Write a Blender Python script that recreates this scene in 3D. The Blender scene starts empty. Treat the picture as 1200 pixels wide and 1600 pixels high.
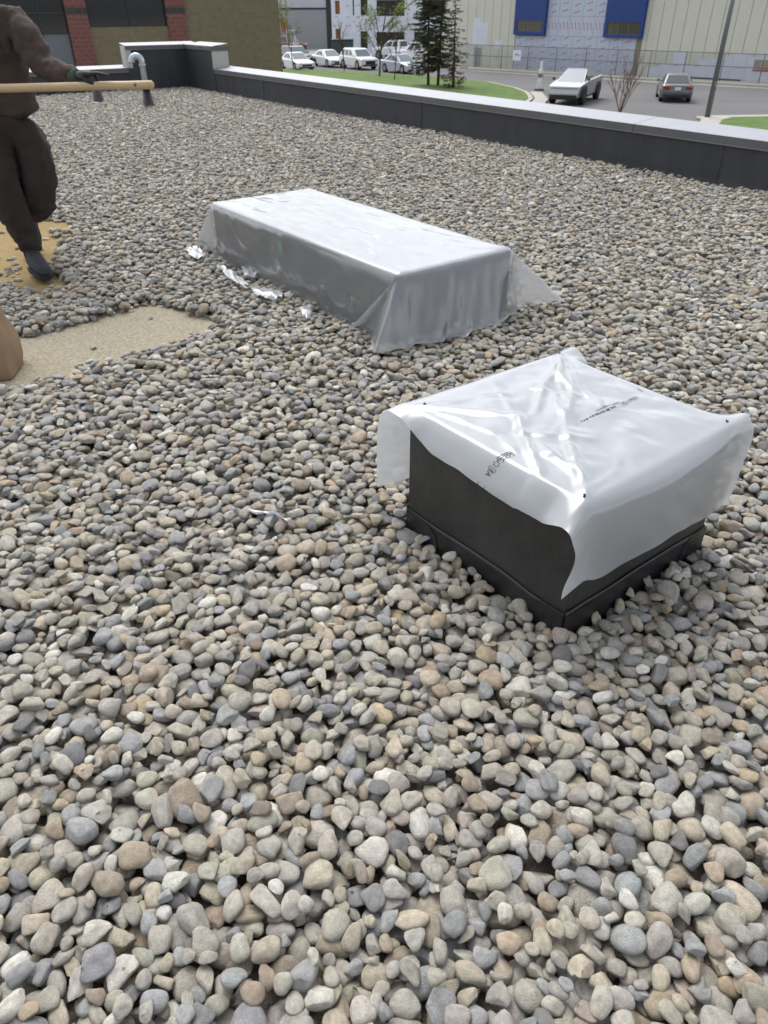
import bpy, bmesh, math, random
import numpy as np
from mathutils import Vector, Matrix, noise as mnoise

random.seed(7); rng = np.random.default_rng(11)
SC = bpy.context.scene
COL = SC.collection
R = math.radians
sin, cos, pi = math.sin, math.cos, math.pi

# ------------------------------------------------------------------ camera
H_CAM, F_PX, PITCH, ROLL = 1.5, 1139.3, R(34.62), R(-0.275)
fwd = Vector((0, cos(PITCH), -sin(PITCH))); rgt = Vector((1, 0, 0)); upv = rgt.cross(fwd)
RX = rgt * cos(ROLL) + upv * sin(ROLL); UX = upv * cos(ROLL) - rgt * sin(ROLL)
cd = bpy.data.cameras.new('camera'); camo = bpy.data.objects.new('camera', cd); COL.objects.link(camo)
m = Matrix((RX, UX, -fwd)).transposed().to_4x4(); m.translation = (0, 0, H_CAM); camo.matrix_world = m
cd.sensor_fit = 'VERTICAL'; cd.sensor_height = 36; cd.sensor_width = 27; cd.lens = F_PX / 1600 * 36
cd.clip_start = 0.05; cd.clip_end = 2000
cd.dof.use_dof = True; cd.dof.focus_distance = 2.0; cd.dof.aperture_fstop = 8.0
SC.camera = camo

# ------------------------------------------------------------------ light: bright overcast, sun veiled, high ahead
SUN_AZ, SUN_EL = R(-22), R(56)
w = bpy.data.worlds.new('World'); SC.world = w; w.use_nodes = True
nt = w.node_tree; nt.nodes.clear()
sky = nt.nodes.new('ShaderNodeTexSky'); sky.sky_type = 'NISHITA'; sky.sun_disc = False
sky.sun_elevation = SUN_EL; sky.sun_rotation = SUN_AZ; sky.dust_density = 3.0; sky.air_density = 1.0
bw = nt.nodes.new('ShaderNodeHueSaturation'); bw.inputs['Saturation'].default_value = 0.3
tc = nt.nodes.new('ShaderNodeTexCoord'); nz = nt.nodes.new('ShaderNodeTexNoise')
nz.inputs['Scale'].default_value = 3.2; nz.inputs['Detail'].default_value = 5
rmp = nt.nodes.new('ShaderNodeMapRange'); rmp.inputs[1].default_value = 0.3; rmp.inputs[2].default_value = 0.7
rmp.inputs[3].default_value = 0.62; rmp.inputs[4].default_value = 1.5
mulc = nt.nodes.new('ShaderNodeVectorMath'); mulc.operation = 'SCALE'
bg = nt.nodes.new('ShaderNodeBackground'); bg.inputs[1].default_value = 0.15
ow = nt.nodes.new('ShaderNodeOutputWorld')
L = nt.links.new
L(sky.outputs[0], bw.inputs['Color']); L(tc.outputs['Generated'], nz.inputs['Vector']); L(nz.outputs[0], rmp.inputs[0])
L(bw.outputs[0], mulc.inputs[0]); L(rmp.outputs[0], mulc.inputs['Scale']); L(mulc.outputs[0], bg.inputs[0]); L(bg.outputs[0], ow.inputs[0])
sd = bpy.data.lights.new('sun', 'SUN'); sd.energy = 0.85; sd.angle = R(40); sd.color = (1, 0.98, 0.955)
so = bpy.data.objects.new('sun', sd); COL.objects.link(so)
sdir = Vector((sin(SUN_AZ) * cos(SUN_EL), cos(SUN_AZ) * cos(SUN_EL), sin(SUN_EL)))
so.rotation_euler = sdir.to_track_quat('Z', 'Y').to_euler(); so.location = sdir * 60
vs = SC.view_settings; vs.view_transform = 'Standard'; vs.look = 'None'; vs.gamma = 1; vs.use_curve_mapping = False
vs.exposure = 0.84
cy = SC.cycles; cy.max_bounces = 6; cy.diffuse_bounces = 3; cy.glossy_bounces = 2; cy.transmission_bounces = 2; cy.transparent_max_bounces = 8; cy.caustics_reflective = False; cy.caustics_refractive = False

# ------------------------------------------------------------------ helpers
def lin(r, g, b):
    f = lambda c: (c / 255 / 12.92) if c / 255 <= .04045 else ((c / 255 + .055) / 1.055) ** 2.4
    return (f(r), f(g), f(b), 1)
def ray(px, py): return (RX * ((px - 600) / F_PX) - UX * ((py - 800) / F_PX) + fwd)
CAMP = Vector((0, 0, H_CAM))
def gpt(px, py, z=-3.3): d = ray(px, py); return CAMP + d * ((z - H_CAM) / d.z)      # where a sight line meets height z
def ypt(px, py, y): d = ray(px, py); return CAMP + d * (y / d.y)                       # where it meets distance y
MATS = {}
def node_mat(name):
    mt = bpy.data.materials.new(name); mt.use_nodes = True; t = mt.node_tree
    b = t.nodes['Principled BSDF']; MATS[name] = mt
    return mt, t, b
def mat(name, col, rough=.7, metal=0, var=.12, scale=6, bump=.0, bscale=40, spec=.5, coat=0, stretch=None, col2=None):
    """plain surface: colour varied by two noises, optional fine relief"""
    mt, t, b = node_mat(name)
    tcn = t.nodes.new('ShaderNodeTexCoord'); src = tcn.outputs['Object']
    if stretch:
        mp = t.nodes.new('ShaderNodeMapping'); mp.inputs['Scale'].default_value = stretch; t.links.new(src, mp.inputs[0]); src = mp.outputs[0]
    n = t.nodes.new('ShaderNodeTexNoise'); n.inputs['Scale'].default_value = scale; n.inputs['Detail'].default_value = 6; n.inputs['Roughness'].default_value = .65
    t.links.new(src, n.inputs['Vector'])
    mx = t.nodes.new('ShaderNodeMix'); mx.data_type = 'RGBA'
    c = Vector(col[:3]); lo = c * (1 - var); hi = Vector(col2[:3]) if col2 else c * (1 + var)
    mx.inputs[6].default_value = (*lo, 1); mx.inputs[7].default_value = (*hi, 1)
    mr = t.nodes.new('ShaderNodeMapRange'); mr.inputs[1].default_value = .3; mr.inputs[2].default_value = .7
    t.links.new(n.outputs[0], mr.inputs[0]); t.links.new(mr.outputs[0], mx.inputs[0]); t.links.new(mx.outputs[2], b.inputs['Base Color'])
    b.inputs['Roughness'].default_value = rough; b.inputs['Metallic'].default_value = metal
    b.inputs['Specular IOR Level'].default_value = spec; b.inputs['Coat Weight'].default_value = coat
    if bump:
        n2 = t.nodes.new('ShaderNodeTexNoise'); n2.inputs['Scale'].default_value = bscale; n2.inputs['Detail'].default_value = 5
        t.links.new(src, n2.inputs['Vector'])
        bp = t.nodes.new('ShaderNodeBump'); bp.inputs['Strength'].default_value = bump; bp.inputs['Distance'].default_value = .02
        t.links.new(n2.outputs[0], bp.inputs['Height']); t.links.new(bp.outputs[0], b.inputs['Normal'])
    return mt
def tag(o, label=None, cat=None, group=None, kind=None):
    if label: o['label'] = label
    if cat: o['category'] = cat
    if group: o['group'] = group
    if kind: o['kind'] = kind
    return o
def empty(name, loc=(0, 0, 0), rz=0):
    o = bpy.data.objects.new(name, None); COL.objects.link(o); o.location = loc; o.rotation_euler = (0, 0, rz); o.empty_display_size = .1
    return o
def base(name, loc):                               # an Empty at a thing's base whose parts are given in world coordinates
    o = empty(name, loc); o['_abs'] = 1; return o
def link(name, me, material=None, parent=None, smooth=False, loc=None, rz=None):
    o = bpy.data.objects.new(name, me); COL.objects.link(o)
    if material and not me.materials: me.materials.append(material)
    if smooth: me.polygons.foreach_set('use_smooth', [True] * len(me.polygons))
    if parent:
        o.parent = parent
        if parent.type == 'EMPTY' and parent.get('_abs'): o.matrix_parent_inverse = Matrix.LocRotScale(parent.location, parent.rotation_euler, parent.scale).inverted()
    if loc is not None: o.location = loc
    if rz is not None: o.rotation_euler = (0, 0, rz)
    return o
def mesh(name, verts, faces):
    me = bpy.data.meshes.new(name); me.from_pydata([tuple(v) for v in verts], [], faces); me.update(); return me
class MB:
    """collects shapes of ONE object into one mesh"""
    def __init__(s): s.bm = bmesh.new()
    def box(s, c, size, rot=None, bev=0, seg=1):
        mt = Matrix.Translation(c) @ (rot.to_4x4() if rot else Matrix()) @ Matrix.Diagonal((*size, 1))
        r = bmesh.ops.create_cube(s.bm, size=1, matrix=mt)
        if bev:
            es = list({e for v in r['verts'] for e in v.link_edges})
            bmesh.ops.bevel(s.bm, geom=es, offset=bev, segments=seg, affect='EDGES', profile=.5)
        return s
    def tube(s, pts, rad, n=8, cap=True):
        pts = [Vector(p) for p in pts]; rings = []
        for i, p in enumerate(pts):
            t = (pts[min(i + 1, len(pts) - 1)] - pts[max(i - 1, 0)]).normalized()
            a = t.orthogonal().normalized() if i == 0 else (rings[-1][1] - t * rings[-1][1].dot(t)).normalized()
            b = t.cross(a); r = rad[i] if isinstance(rad, (list, tuple)) else rad
            rings.append(([s.bm.verts.new(p + (a * cos(2 * pi * k / n) + b * sin(2 * pi * k / n)) * r) for k in range(n)], a))
        for (r0, _), (r1, _) in zip(rings, rings[1:]):
            for k in range(n): s.bm.faces.new((r0[k], r0[(k + 1) % n], r1[(k + 1) % n], r1[k]))
        if cap:
            s.bm.faces.new(list(reversed(rings[0][0]))); s.bm.faces.new(rings[-1][0])
        return s
    def prism(s, poly, z0, z1, f=lambda x, y, z: (x, y, z)):
        n = len(poly); a = [s.bm.verts.new(f(x, y, z0)) for x, y in poly]; b = [s.bm.verts.new(f(x, y, z1)) for x, y in poly]
        for k in range(n): s.bm.faces.new((a[k], a[(k + 1) % n], b[(k + 1) % n], b[k]))
        s.bm.faces.new(list(reversed(a))); s.bm.faces.new(b); return s
    def quad(s, *ps): s.bm.faces.new([s.bm.verts.new(p) for p in ps]); return s
    def me(s, name):
        bmesh.ops.recalc_face_normals(s.bm, faces=s.bm.faces[:]); me = bpy.data.meshes.new(name); s.bm.to_mesh(me); s.bm.free(); return me
    def build(s, name, material, parent=None, smooth=False, **k): return link(name, s.me(name), material, parent, smooth, **k)
def bevel_mod(o, wd, seg=2):
    md = o.modifiers.new('bevel', 'BEVEL'); md.width = wd; md.segments = seg; md.limit_method = 'ANGLE'; return o
def in_poly(x, y, poly):
    x = np.asarray(x); y = np.asarray(y); ins = np.zeros(x.shape, bool); n = len(poly)
    for i in range(n):
        x0, y0 = poly[i]; x1, y1 = poly[(i + 1) % n]
        if y0 == y1: continue
        c = ((y0 > y) != (y1 > y)) & (x < (x1 - x0) * (y - y0) / (y1 - y0) + x0); ins ^= c
    return ins
def fbm(x, y, z=0.0, s=1.0): return mnoise.noise(Vector((x * s, y * s, z)))

# ------------------------------------------------------------------ roof frame
RYAW = R(34.4)
RU = Vector((cos(RYAW), sin(RYAW), 0)); RV = Vector((-sin(RYAW), cos(RYAW), 0))
def rp(s, t, z=0.0): return RU * s + RV * t + Vector((0, 0, z))
def rst(p): return p.x * RU.x + p.y * RU.y, p.x * RV.x + p.y * RV.y
S_PAR = sum(rst(gpt(*p, .05))[0] for p in ((343, 143), (553, 183), (800, 231), (1200, 300))) / 4
T_PAR = sum(rst(gpt(*p, .05))[1] for p in ((307, 136), (240, 140), (100, 147))) / 3

# ================================================================== STRUCTURE
M_deck = mat('roof_membrane_dirt', lin(108, 99, 88), .95, var=.4, scale=40, bump=.8, bscale=120)
b = MB(); GZ = -3.3
b.prism([(-6, -6), (S_PAR + .35, -6), (S_PAR + .35, T_PAR + .35), (-6, T_PAR + .35)], GZ + .02, 0.0, lambda x, y, z: rp(x, y, z))
roof = b.build('roof', M_deck); tag(roof, kind='structure')

M_ground = mat('ground_concrete', lin(150, 146, 138), .95, var=.12, scale=.3, bump=.2, bscale=8)
M_road = mat('asphalt', (.118, .116, .118, 1), .9, var=.14, scale=.25, bump=.25, bscale=30)
M_lawn = mat('grass_lawn', lin(80, 104, 42), .95, var=.3, scale=1.3, bump=.9, bscale=25)
M_kerb = mat('kerb_concrete', lin(165, 160, 150), .9, var=.1, scale=2)
tag(link('ground', mesh('ground', [(-600, -200, GZ), (600, -200, GZ), (600, 900, GZ), (-600, 900, GZ)], [(0, 1, 2, 3)]), M_ground), kind='structure')
def sheet(name, pts, z, m_, h=0):
    b = MB(); b.prism([(p[0], p[1]) for p in pts], GZ + z - (h or .001), GZ + z); return tag(b.build(name, m_), kind='structure')
G = lambda px, py: gpt(px, py)[:2]
sheet('road', [(-40, 120), (-14, 96), (4, 84.5), G(742, 111), G(985, 127), G(1163, 137), (45, 45), (60, 20), (8, 12), (-6, 30), (-14, 78), (-40, 100)], .004, M_road)
isl = [(-11, 81.6), (-7, 79.6), (-3, 76.8), (.5, 73.6), (3.0, 71.6), G(700, 124.5), G(760, 131), G(800, 140), G(818, 147), G(823, 152), (9.2, 52.5), (8.0, 48.5), (3, 42), (-4, 44), (-12, 60)]
c0 = Vector((0, 62))
big = [tuple(Vector(p) + (Vector(p) - c0).normalized() * .35) for p in isl]
sheet('kerb', big, .13, M_kerb, .13)
sheet('lawn', isl, .16, M_lawn, .16)
tipw = [G(828, 146), G(846, 147), G(856, 158), G(846, 172), (8.9, 46), (8.6, 48.6), (9.65, 52.6)]
sheet('pavement', tipw, .12, M_kerb, .12)
lr = [G(1145, 191), G(1200, 186), G(1260, 190), G(1300, 215), (16, 34), (14.5, 37)]
sheet('kerb', [(16.2, 41.8), (17.3, 43.2), (22, 43.5), (26, 40), (18, 30), (14, 36)], .13, M_kerb, .13)
sheet('lawn', [(17.1, 41.3), (18, 42.3), (22, 42.6), (25, 39.6), (18.3, 31), (14.6, 36.2)], .16, M_lawn, .16)

# ------------------------------------------------------------------ parapets
M_memb = mat('black_membrane', lin(52, 53, 58), .62, var=.22, scale=2.2, bump=.12, bscale=14, spec=.4, stretch=(2.5, 2.5, .5))
M_cap = mat('coping_metal', lin(142, 144, 150), .5, .25, var=.05, scale=3, bump=.03, bscale=3)
M_fascia = mat('coping_fascia', lin(88, 88, 90), .5, .0, var=.08, scale=3)
M_hem = mat('coping_hem', lin(126, 126, 128), .45, .4, var=.05)
M_side = mat('metal_siding', lin(172, 173, 166), .5, .1, var=.05)
def seg_coping(par, p0, p1, zb, dep, seams, inward):
    """coping in lengths: each a top sheet with its fascia and hem; p0->p1 on the inner face line, inward = unit vector to the roof"""
    d = (p1 - p0); Ln = d.length; d = d / Ln; cuts = [0] + sorted(s for s in seams if 0 < s < Ln) + [Ln]
    for a, c in zip(cuts, cuts[1:]):
        q = lambda l, o, z: p0 + d * l - inward * o + Vector((0, 0, z))
        g = .004
        b = MB(); a2, c2 = a + g, c - g
        prof = [(-.03, zb + .075), (dep + .03, zb + .118), (dep + .03, zb + .113), (-.03, zb + .070)]
        v0 = [b.bm.verts.new(q(a2, *p)) for p in prof]; v1 = [b.bm.verts.new(q(c2, *p)) for p in prof]
        for k in range(4): b.bm.faces.new((v0[k], v0[(k + 1) % 4], v1[(k + 1) % 4], v1[k]))
        b.bm.faces.new(v0); b.bm.faces.new(v1)
        cap = b.build('coping_length', M_cap, par)
        for nm, pr, mm in (('fascia', [(-.028, zb + .0695), (-.024, zb + .0695), (-.024, zb), (-.028, zb)], M_fascia),
                           ('hem', [(-.036, zb + .008), (-.024, zb - .001), (-.024, zb - .008), (-.034, zb - .007)], M_hem)):
            b = MB(); v0 = [b.bm.verts.new(q(a2, *p)) for p in pr]; v1 = [b.bm.verts.new(q(c2, *p)) for p in pr]
            for k in range(4): b.bm.faces.new((v0[k], v0[(k + 1) % 4], v1[(k + 1) % 4], v1[k]))
            b.bm.faces.new(v0); b.bm.faces.new(v1); b.build(nm, mm, cap)
def wall_part(par, p0, p1, z0, z1, th, inward, name='wall_core', m_=None):
    d = (p1 - p0).normalized(); b = MB()
    b.prism([(0, 0), ((p1 - p0).length, 0), ((p1 - p0).length, th), (0, th)], z0, z1, lambda l, o, z: p0 + d * l - inward * o + Vector((0, 0, z)))
    return b.build(name, m_ or M_side, par)
def memb_sheets(par, p0, p1, z0, z1, inward, widths):
    """lapped membrane sheets on the inner face, each one proud of the next at the lap"""
    d = (p1 - p0); Ln = d.length; d = d / Ln; l = 0; k = 0
    while l < Ln - .01:
        wd = min(widths[k % len(widths)], Ln - l); b = MB(); n = 10
        pr = .008 + .004 * (k % 2)
        rows = []
        for j, (zz, oo) in enumerate(((z0, .03), (z0 + .06, .012), (z0 + .1, pr), ((z0 + z1) / 2, pr), (z1, pr))):
            rows.append([b.bm.verts.new(p0 + d * (l + (wd + .02 * (k % 2)) * i / n) + inward * (oo + .004 * fbm(l + i * .3, zz * 3, k)) + Vector((0, 0, zz))) for i in range(n + 1)])
        for r0, r1 in zip(rows, rows[1:]):
            for i in range(n): b.bm.faces.new((r0[i], r0[i + 1], r1[i + 1], r1[i]))
        b.build('membrane_sheet', M_memb, par, smooth=True); l += wd; k += 1
ZB = .40
inS = -RU; inT = -RV
RAISED_S, RAISED_T = 1.35, 1.5
# street side
pw = tag(base('parapet_wall', rp(S_PAR, 8)), 'long low black parapet with bright metal coping along the street side', 'parapet')
P0, P1 = rp(S_PAR, -3), rp(S_PAR, T_PAR - RAISED_T)
wall_part(pw, P0, P1, 0, ZB + .068, .3, inS); memb_sheets(pw, P0, P1, 0.0, ZB, inS, [2.6, 1.9, 3.1, 2.3])
seg_coping(pw, P0, P1, ZB, .32, [rst(gpt(1046, 188, .47))[1] + 3, rst(gpt(600, 130, .47))[1] + 3, rst(gpt(450, 109, .47))[1] + 3, 1.2], inS)
# back side
pb = tag(base('parapet_wall', rp(3, T_PAR)), 'low black back parapet with bright coping behind the worker', 'parapet')
Q0, Q1 = rp(-5, T_PAR), rp(S_PAR - RAISED_S, T_PAR)
wall_part(pb, Q0, Q1, 0, ZB + .068, .3, inT); memb_sheets(pb, Q0, Q1, 0.0, ZB, inT, [2.2, 2.9, 1.7])
seg_coping(pb, Q0, Q1, ZB, .32, [2.2, 5.4, 5 + rst(gpt(115, 100, .47))[0]], inT)
# raised corner
pc = tag(base('parapet_corner', rp(S_PAR, T_PAR)), 'raised black corner of the parapet with grey metal end faces', 'parapet')
ZR = .80
C0 = rp(S_PAR, T_PAR)
wall_part(pc, rp(S_PAR - RAISED_S, T_PAR), rp(S_PAR + .3, T_PAR), 0, ZR + .068, .3, inT)
wall_part(pc, rp(S_PAR, T_PAR - RAISED_T), rp(S_PAR, T_PAR - .003), 0, ZR + .068, .3, inS)
memb_sheets(pc, rp(S_PAR - RAISED_S + .12, T_PAR), C0, 0.0, ZR, inT, [9]); memb_sheets(pc, rp(S_PAR, T_PAR - RAISED_T + .1), C0, 0.0, ZR, inS, [9])
seg_coping(pc, rp(S_PAR - RAISED_S, T_PAR), rp(S_PAR + .3, T_PAR), ZR, .32, [RAISED_S], inT)
seg_coping(pc, rp(S_PAR, T_PAR - RAISED_T), rp(S_PAR, T_PAR - .032), ZR, .32, [], inS)
MB().box(rp(S_PAR - RAISED_S + .06, T_PAR - .012, .235), (.125, .02, .455), Matrix.Rotation(RYAW, 3, 'Z')).build('membrane_strip', M_memb, pc)
MB().box(rp(S_PAR - .012, T_PAR - RAISED_T + .05, .235), (.02, .105, .455), Matrix.Rotation(RYAW, 3, 'Z')).build('membrane_strip', M_memb, pc)
MB().box(rp(S_PAR + .15, T_PAR - RAISED_T - .012, .64), (.34, .02, .30), Matrix.Rotation(RYAW, 3, 'Z')).build('end_face', M_side, pc)
MB().box(rp(S_PAR + .15, T_PAR - RAISED_T - .02, .83), (.40, .03, .075), Matrix.Rotation(RYAW, 3, 'Z')).build('end_fascia', M_fascia, pc)
MB().box(rp(S_PAR - RAISED_S + .05, T_PAR - .014, .64), (.12, .02, .32), Matrix.Rotation(RYAW, 3, 'Z')).build('end_face', M_side, pc)

# ================================================================== CURBS (positions from their four top corners)
BYAW1, B1, A1L, B1W, B1H = R(37.8), Vector((.513, 1.545, 0)) * (1.5 / 1.55), .696 * 1.5 / 1.55, .701 * 1.5 / 1.55, .509 * 1.5 / 1.55
BYAW2, B2, A2L, B2W, B2H = R(36.73), Vector((.079, 3.789, 0)) * (1.5 / 1.55), 2.161 * 1.5 / 1.55, .816 * 1.5 / 1.55, .423 * 1.5 / 1.55
def loc2w(B, yaw, x, y): return B.x + x * cos(yaw) - y * sin(yaw), B.y + x * sin(yaw) + y * cos(yaw)
def w2loc(B, yaw, X, Y): dx, dy = X - B.x, Y - B.y; return dx * cos(yaw) + dy * sin(yaw), -dx * sin(yaw) + dy * cos(yaw)

# ================================================================== STONES
N_VAR = 44
def rock_variant(k):
    bm = bmesh.new(); bmesh.ops.create_icosphere(bm, subdivisions=3, radius=1)
    rr = random.Random(100 + k); p = rr.choice([2, 2.1, 2.3, 2.6, 3.0]); off = Vector((rr.random() * 50, rr.random() * 50, rr.random() * 50))
    egg = rr.uniform(-.28, .28); bend = rr.uniform(-.12, .12); planes = []
    ang = k % 5 < 2
    for _ in range(rr.choice([3, 4, 5, 6]) if ang else rr.choice([0, 0, 1, 1, 2])):
        n = Vector((rr.gauss(0, 1), rr.gauss(0, 1), rr.gauss(0, .8))).normalized(); planes.append((n, rr.uniform(.55, .8) if ang else rr.uniform(.68, .85)))
    for v in bm.verts:
        d = v.co.normalized()
        r = (abs(d.x) ** p + abs(d.y) ** p + abs(d.z) ** p) ** (-1 / p)
        r *= 1 + .16 * mnoise.noise(d * 1.1 + off) + .05 * mnoise.noise(d * 2.7 + off)
        c = d * r
        for n, h in planes:
            e = c.dot(n) - h
            if e > -.08: c -= n * (e + .08) * (.93 if e > 0 else .4) if e > 0 else n * 0
        c.y *= 1 + egg * c.x; c.z *= 1 + egg * .5 * c.x; c.y += bend * c.x * c.x
        c *= 1 + .014 * mnoise.noise(d * 7 + off)
        v.co = c
    me = bpy.data.meshes.new('stone'); bm.to_mesh(me); bm.free()
    me.polygons.foreach_set('use_smooth', [True] * len(me.polygons)); me.materials.append(M_stone); return me
M_stone, t, bs = node_mat('river_stone')
at_ = t.nodes.new('ShaderNodeAttribute'); at_.attribute_type = 'INSTANCER'; at_.attribute_name = 'stone_col'
oi = t.nodes.new('ShaderNodeObjectInfo'); tcn = t.nodes.new('ShaderNodeTexCoord')
va = t.nodes.new('ShaderNodeVectorMath'); va.operation = 'MULTIPLY_ADD'; va.inputs[1].default_value = (1, 1, 1)
sc_ = t.nodes.new('ShaderNodeVectorMath'); sc_.operation = 'SCALE'; sc_.inputs[0].default_value = (37, 61, 83)
t.links.new(oi.outputs['Random'], sc_.inputs['Scale']); t.links.new(tcn.outputs['Object'], va.inputs[0]); t.links.new(sc_.outputs[0], va.inputs[2])
def tn(sc, det=5, rough=.6):
    n = t.nodes.new('ShaderNodeTexNoise'); n.inputs['Scale'].default_value = sc; n.inputs['Detail'].default_value = det; n.inputs['Roughness'].default_value = rough
    t.links.new(va.outputs[0], n.inputs['Vector']); return n
def mrange(src, a, b_, c, d):
    n = t.nodes.new('ShaderNodeMapRange'); n.inputs[1].default_value = a; n.inputs[2].default_value = b_; n.inputs[3].default_value = c; n.inputs[4].default_value = d
    t.links.new(src, n.inputs[0]); return n.outputs[0]
n1 = tn(1.6); n2 = tn(15, 4, .75); n3 = tn(2.2, 2)
f1 = mrange(n1.outputs[0], .3, .7, .76, 1.24); f2 = mrange(n2.outputs[0], .36, .64, .74, 1.24)
mm = t.nodes.new('ShaderNodeMath'); mm.operation = 'MULTIPLY'; t.links.new(f1, mm.inputs[0]); t.links.new(f2, mm.inputs[1])
vm = t.nodes.new('ShaderNodeVectorMath'); vm.operation = 'SCALE'; t.links.new(at_.outputs['Color'], vm.inputs[0]); t.links.new(mm.outputs[0], vm.inputs['Scale'])
# pale calcite veins on some stones, warm stain on others
wv = t.nodes.new('ShaderNodeTexWave'); wv.inputs['Scale'].default_value = .55; wv.inputs['Distortion'].default_value = 5; wv.inputs['Detail'].default_value = 3
t.links.new(va.outputs[0], wv.inputs['Vector'])
vein = mrange(wv.outputs['Fac'], .99, .999, 0, 1); gate = mrange(oi.outputs['Random'], .93, .94, 0, .4)
vg = t.nodes.new('ShaderNodeMath'); vg.operation = 'MULTIPLY'; t.links.new(vein, vg.inputs[0]); t.links.new(gate, vg.inputs[1])
mv = t.nodes.new('ShaderNodeMix'); mv.data_type = 'RGBA'; mv.inputs[7].default_value = (.5, .49, .46, 1)
t.links.new(vg.outputs[0], mv.inputs[0]); t.links.new(vm.outputs[0], mv.inputs[6])
st = mrange(n3.outputs[0], .52, .68, 0, .3)
ms = t.nodes.new('ShaderNodeMix'); ms.data_type = 'RGBA'; ms.blend_type = 'MULTIPLY'; ms.inputs[7].default_value = (.97, .86, .7, 1)
t.links.new(st, ms.inputs[0]); t.links.new(mv.outputs[2], ms.inputs[6]); t.links.new(ms.outputs[2], bs.inputs['Base Color'])
bs.inputs['Roughness'].default_value = .78; bs.inputs['Specular IOR Level'].default_value = .32
bp = t.nodes.new('ShaderNodeBump'); bp.inputs['Strength'].default_value = .5; bp.inputs['Distance'].default_value = .14
nb = tn(9, 6, .7); t.links.new(nb.outputs[0], bp.inputs['Height']); t.links.new(bp.outputs[0], bs.inputs['Normal'])
variants = [rock_variant(k) for k in range(N_VAR)]

PAL = [((158, 154, 147), 24), ((166, 160, 148), 22), ((172, 162, 144), 13), ((146, 148, 150), 12), ((128, 130, 133), 8), ((104, 105, 108), 4), ((186, 182, 172), 10),
       ((202, 199, 191), 5), ((160, 144, 124), 7), ((142, 129, 113), 5), ((158, 145, 136), 1.5), ((172, 154, 126), 1.2), ((152, 150, 136), 7)]
PALC = np.array([lin(*c)[:3] for c, _ in PAL]); PALW = np.array([w_ for _, w_ in PAL], float); PALW /= PALW.sum()
def stone_cols(n):
    c = PALC[rng.choice(len(PALC), n, p=PALW)] * rng.normal(1, .10, (n, 1)).clip(.7, 1.35) * rng.normal(1, .012, (n, 3))
    return c
def gp2(*pts): return [tuple(gpt(px, py, .02)[:2]) for px, py in pts]
FOAM = gp2((-120, 330), (0, 334), (50, 341), (105, 345), (124, 357), (112, 374), (98, 398), (84, 420), (112, 434), (116, 456), (70, 470), (30, 458), (0, 445), (-130, 440))
TANP = gp2((-160, 560), (-20, 535), (25, 522), (70, 513), (125, 500), (190, 480), (250, 468), (300, 484), (345, 497), (352, 510), (318, 528), (262, 548), (205, 562), (160, 577), (110, 590), (55, 606), (0, 622), (-170, 640))
SPOT = [tuple(gpt(*p, .02)[:2]) + (r,) for *p, r in ((430, 1515, .036), (395, 1555, .03), (485, 1445, .035), (640, 1290, .025), (255, 1575, .03), (1010, 1170, .03), (110, 1560, .03), (600, 1400, .03))]

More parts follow.
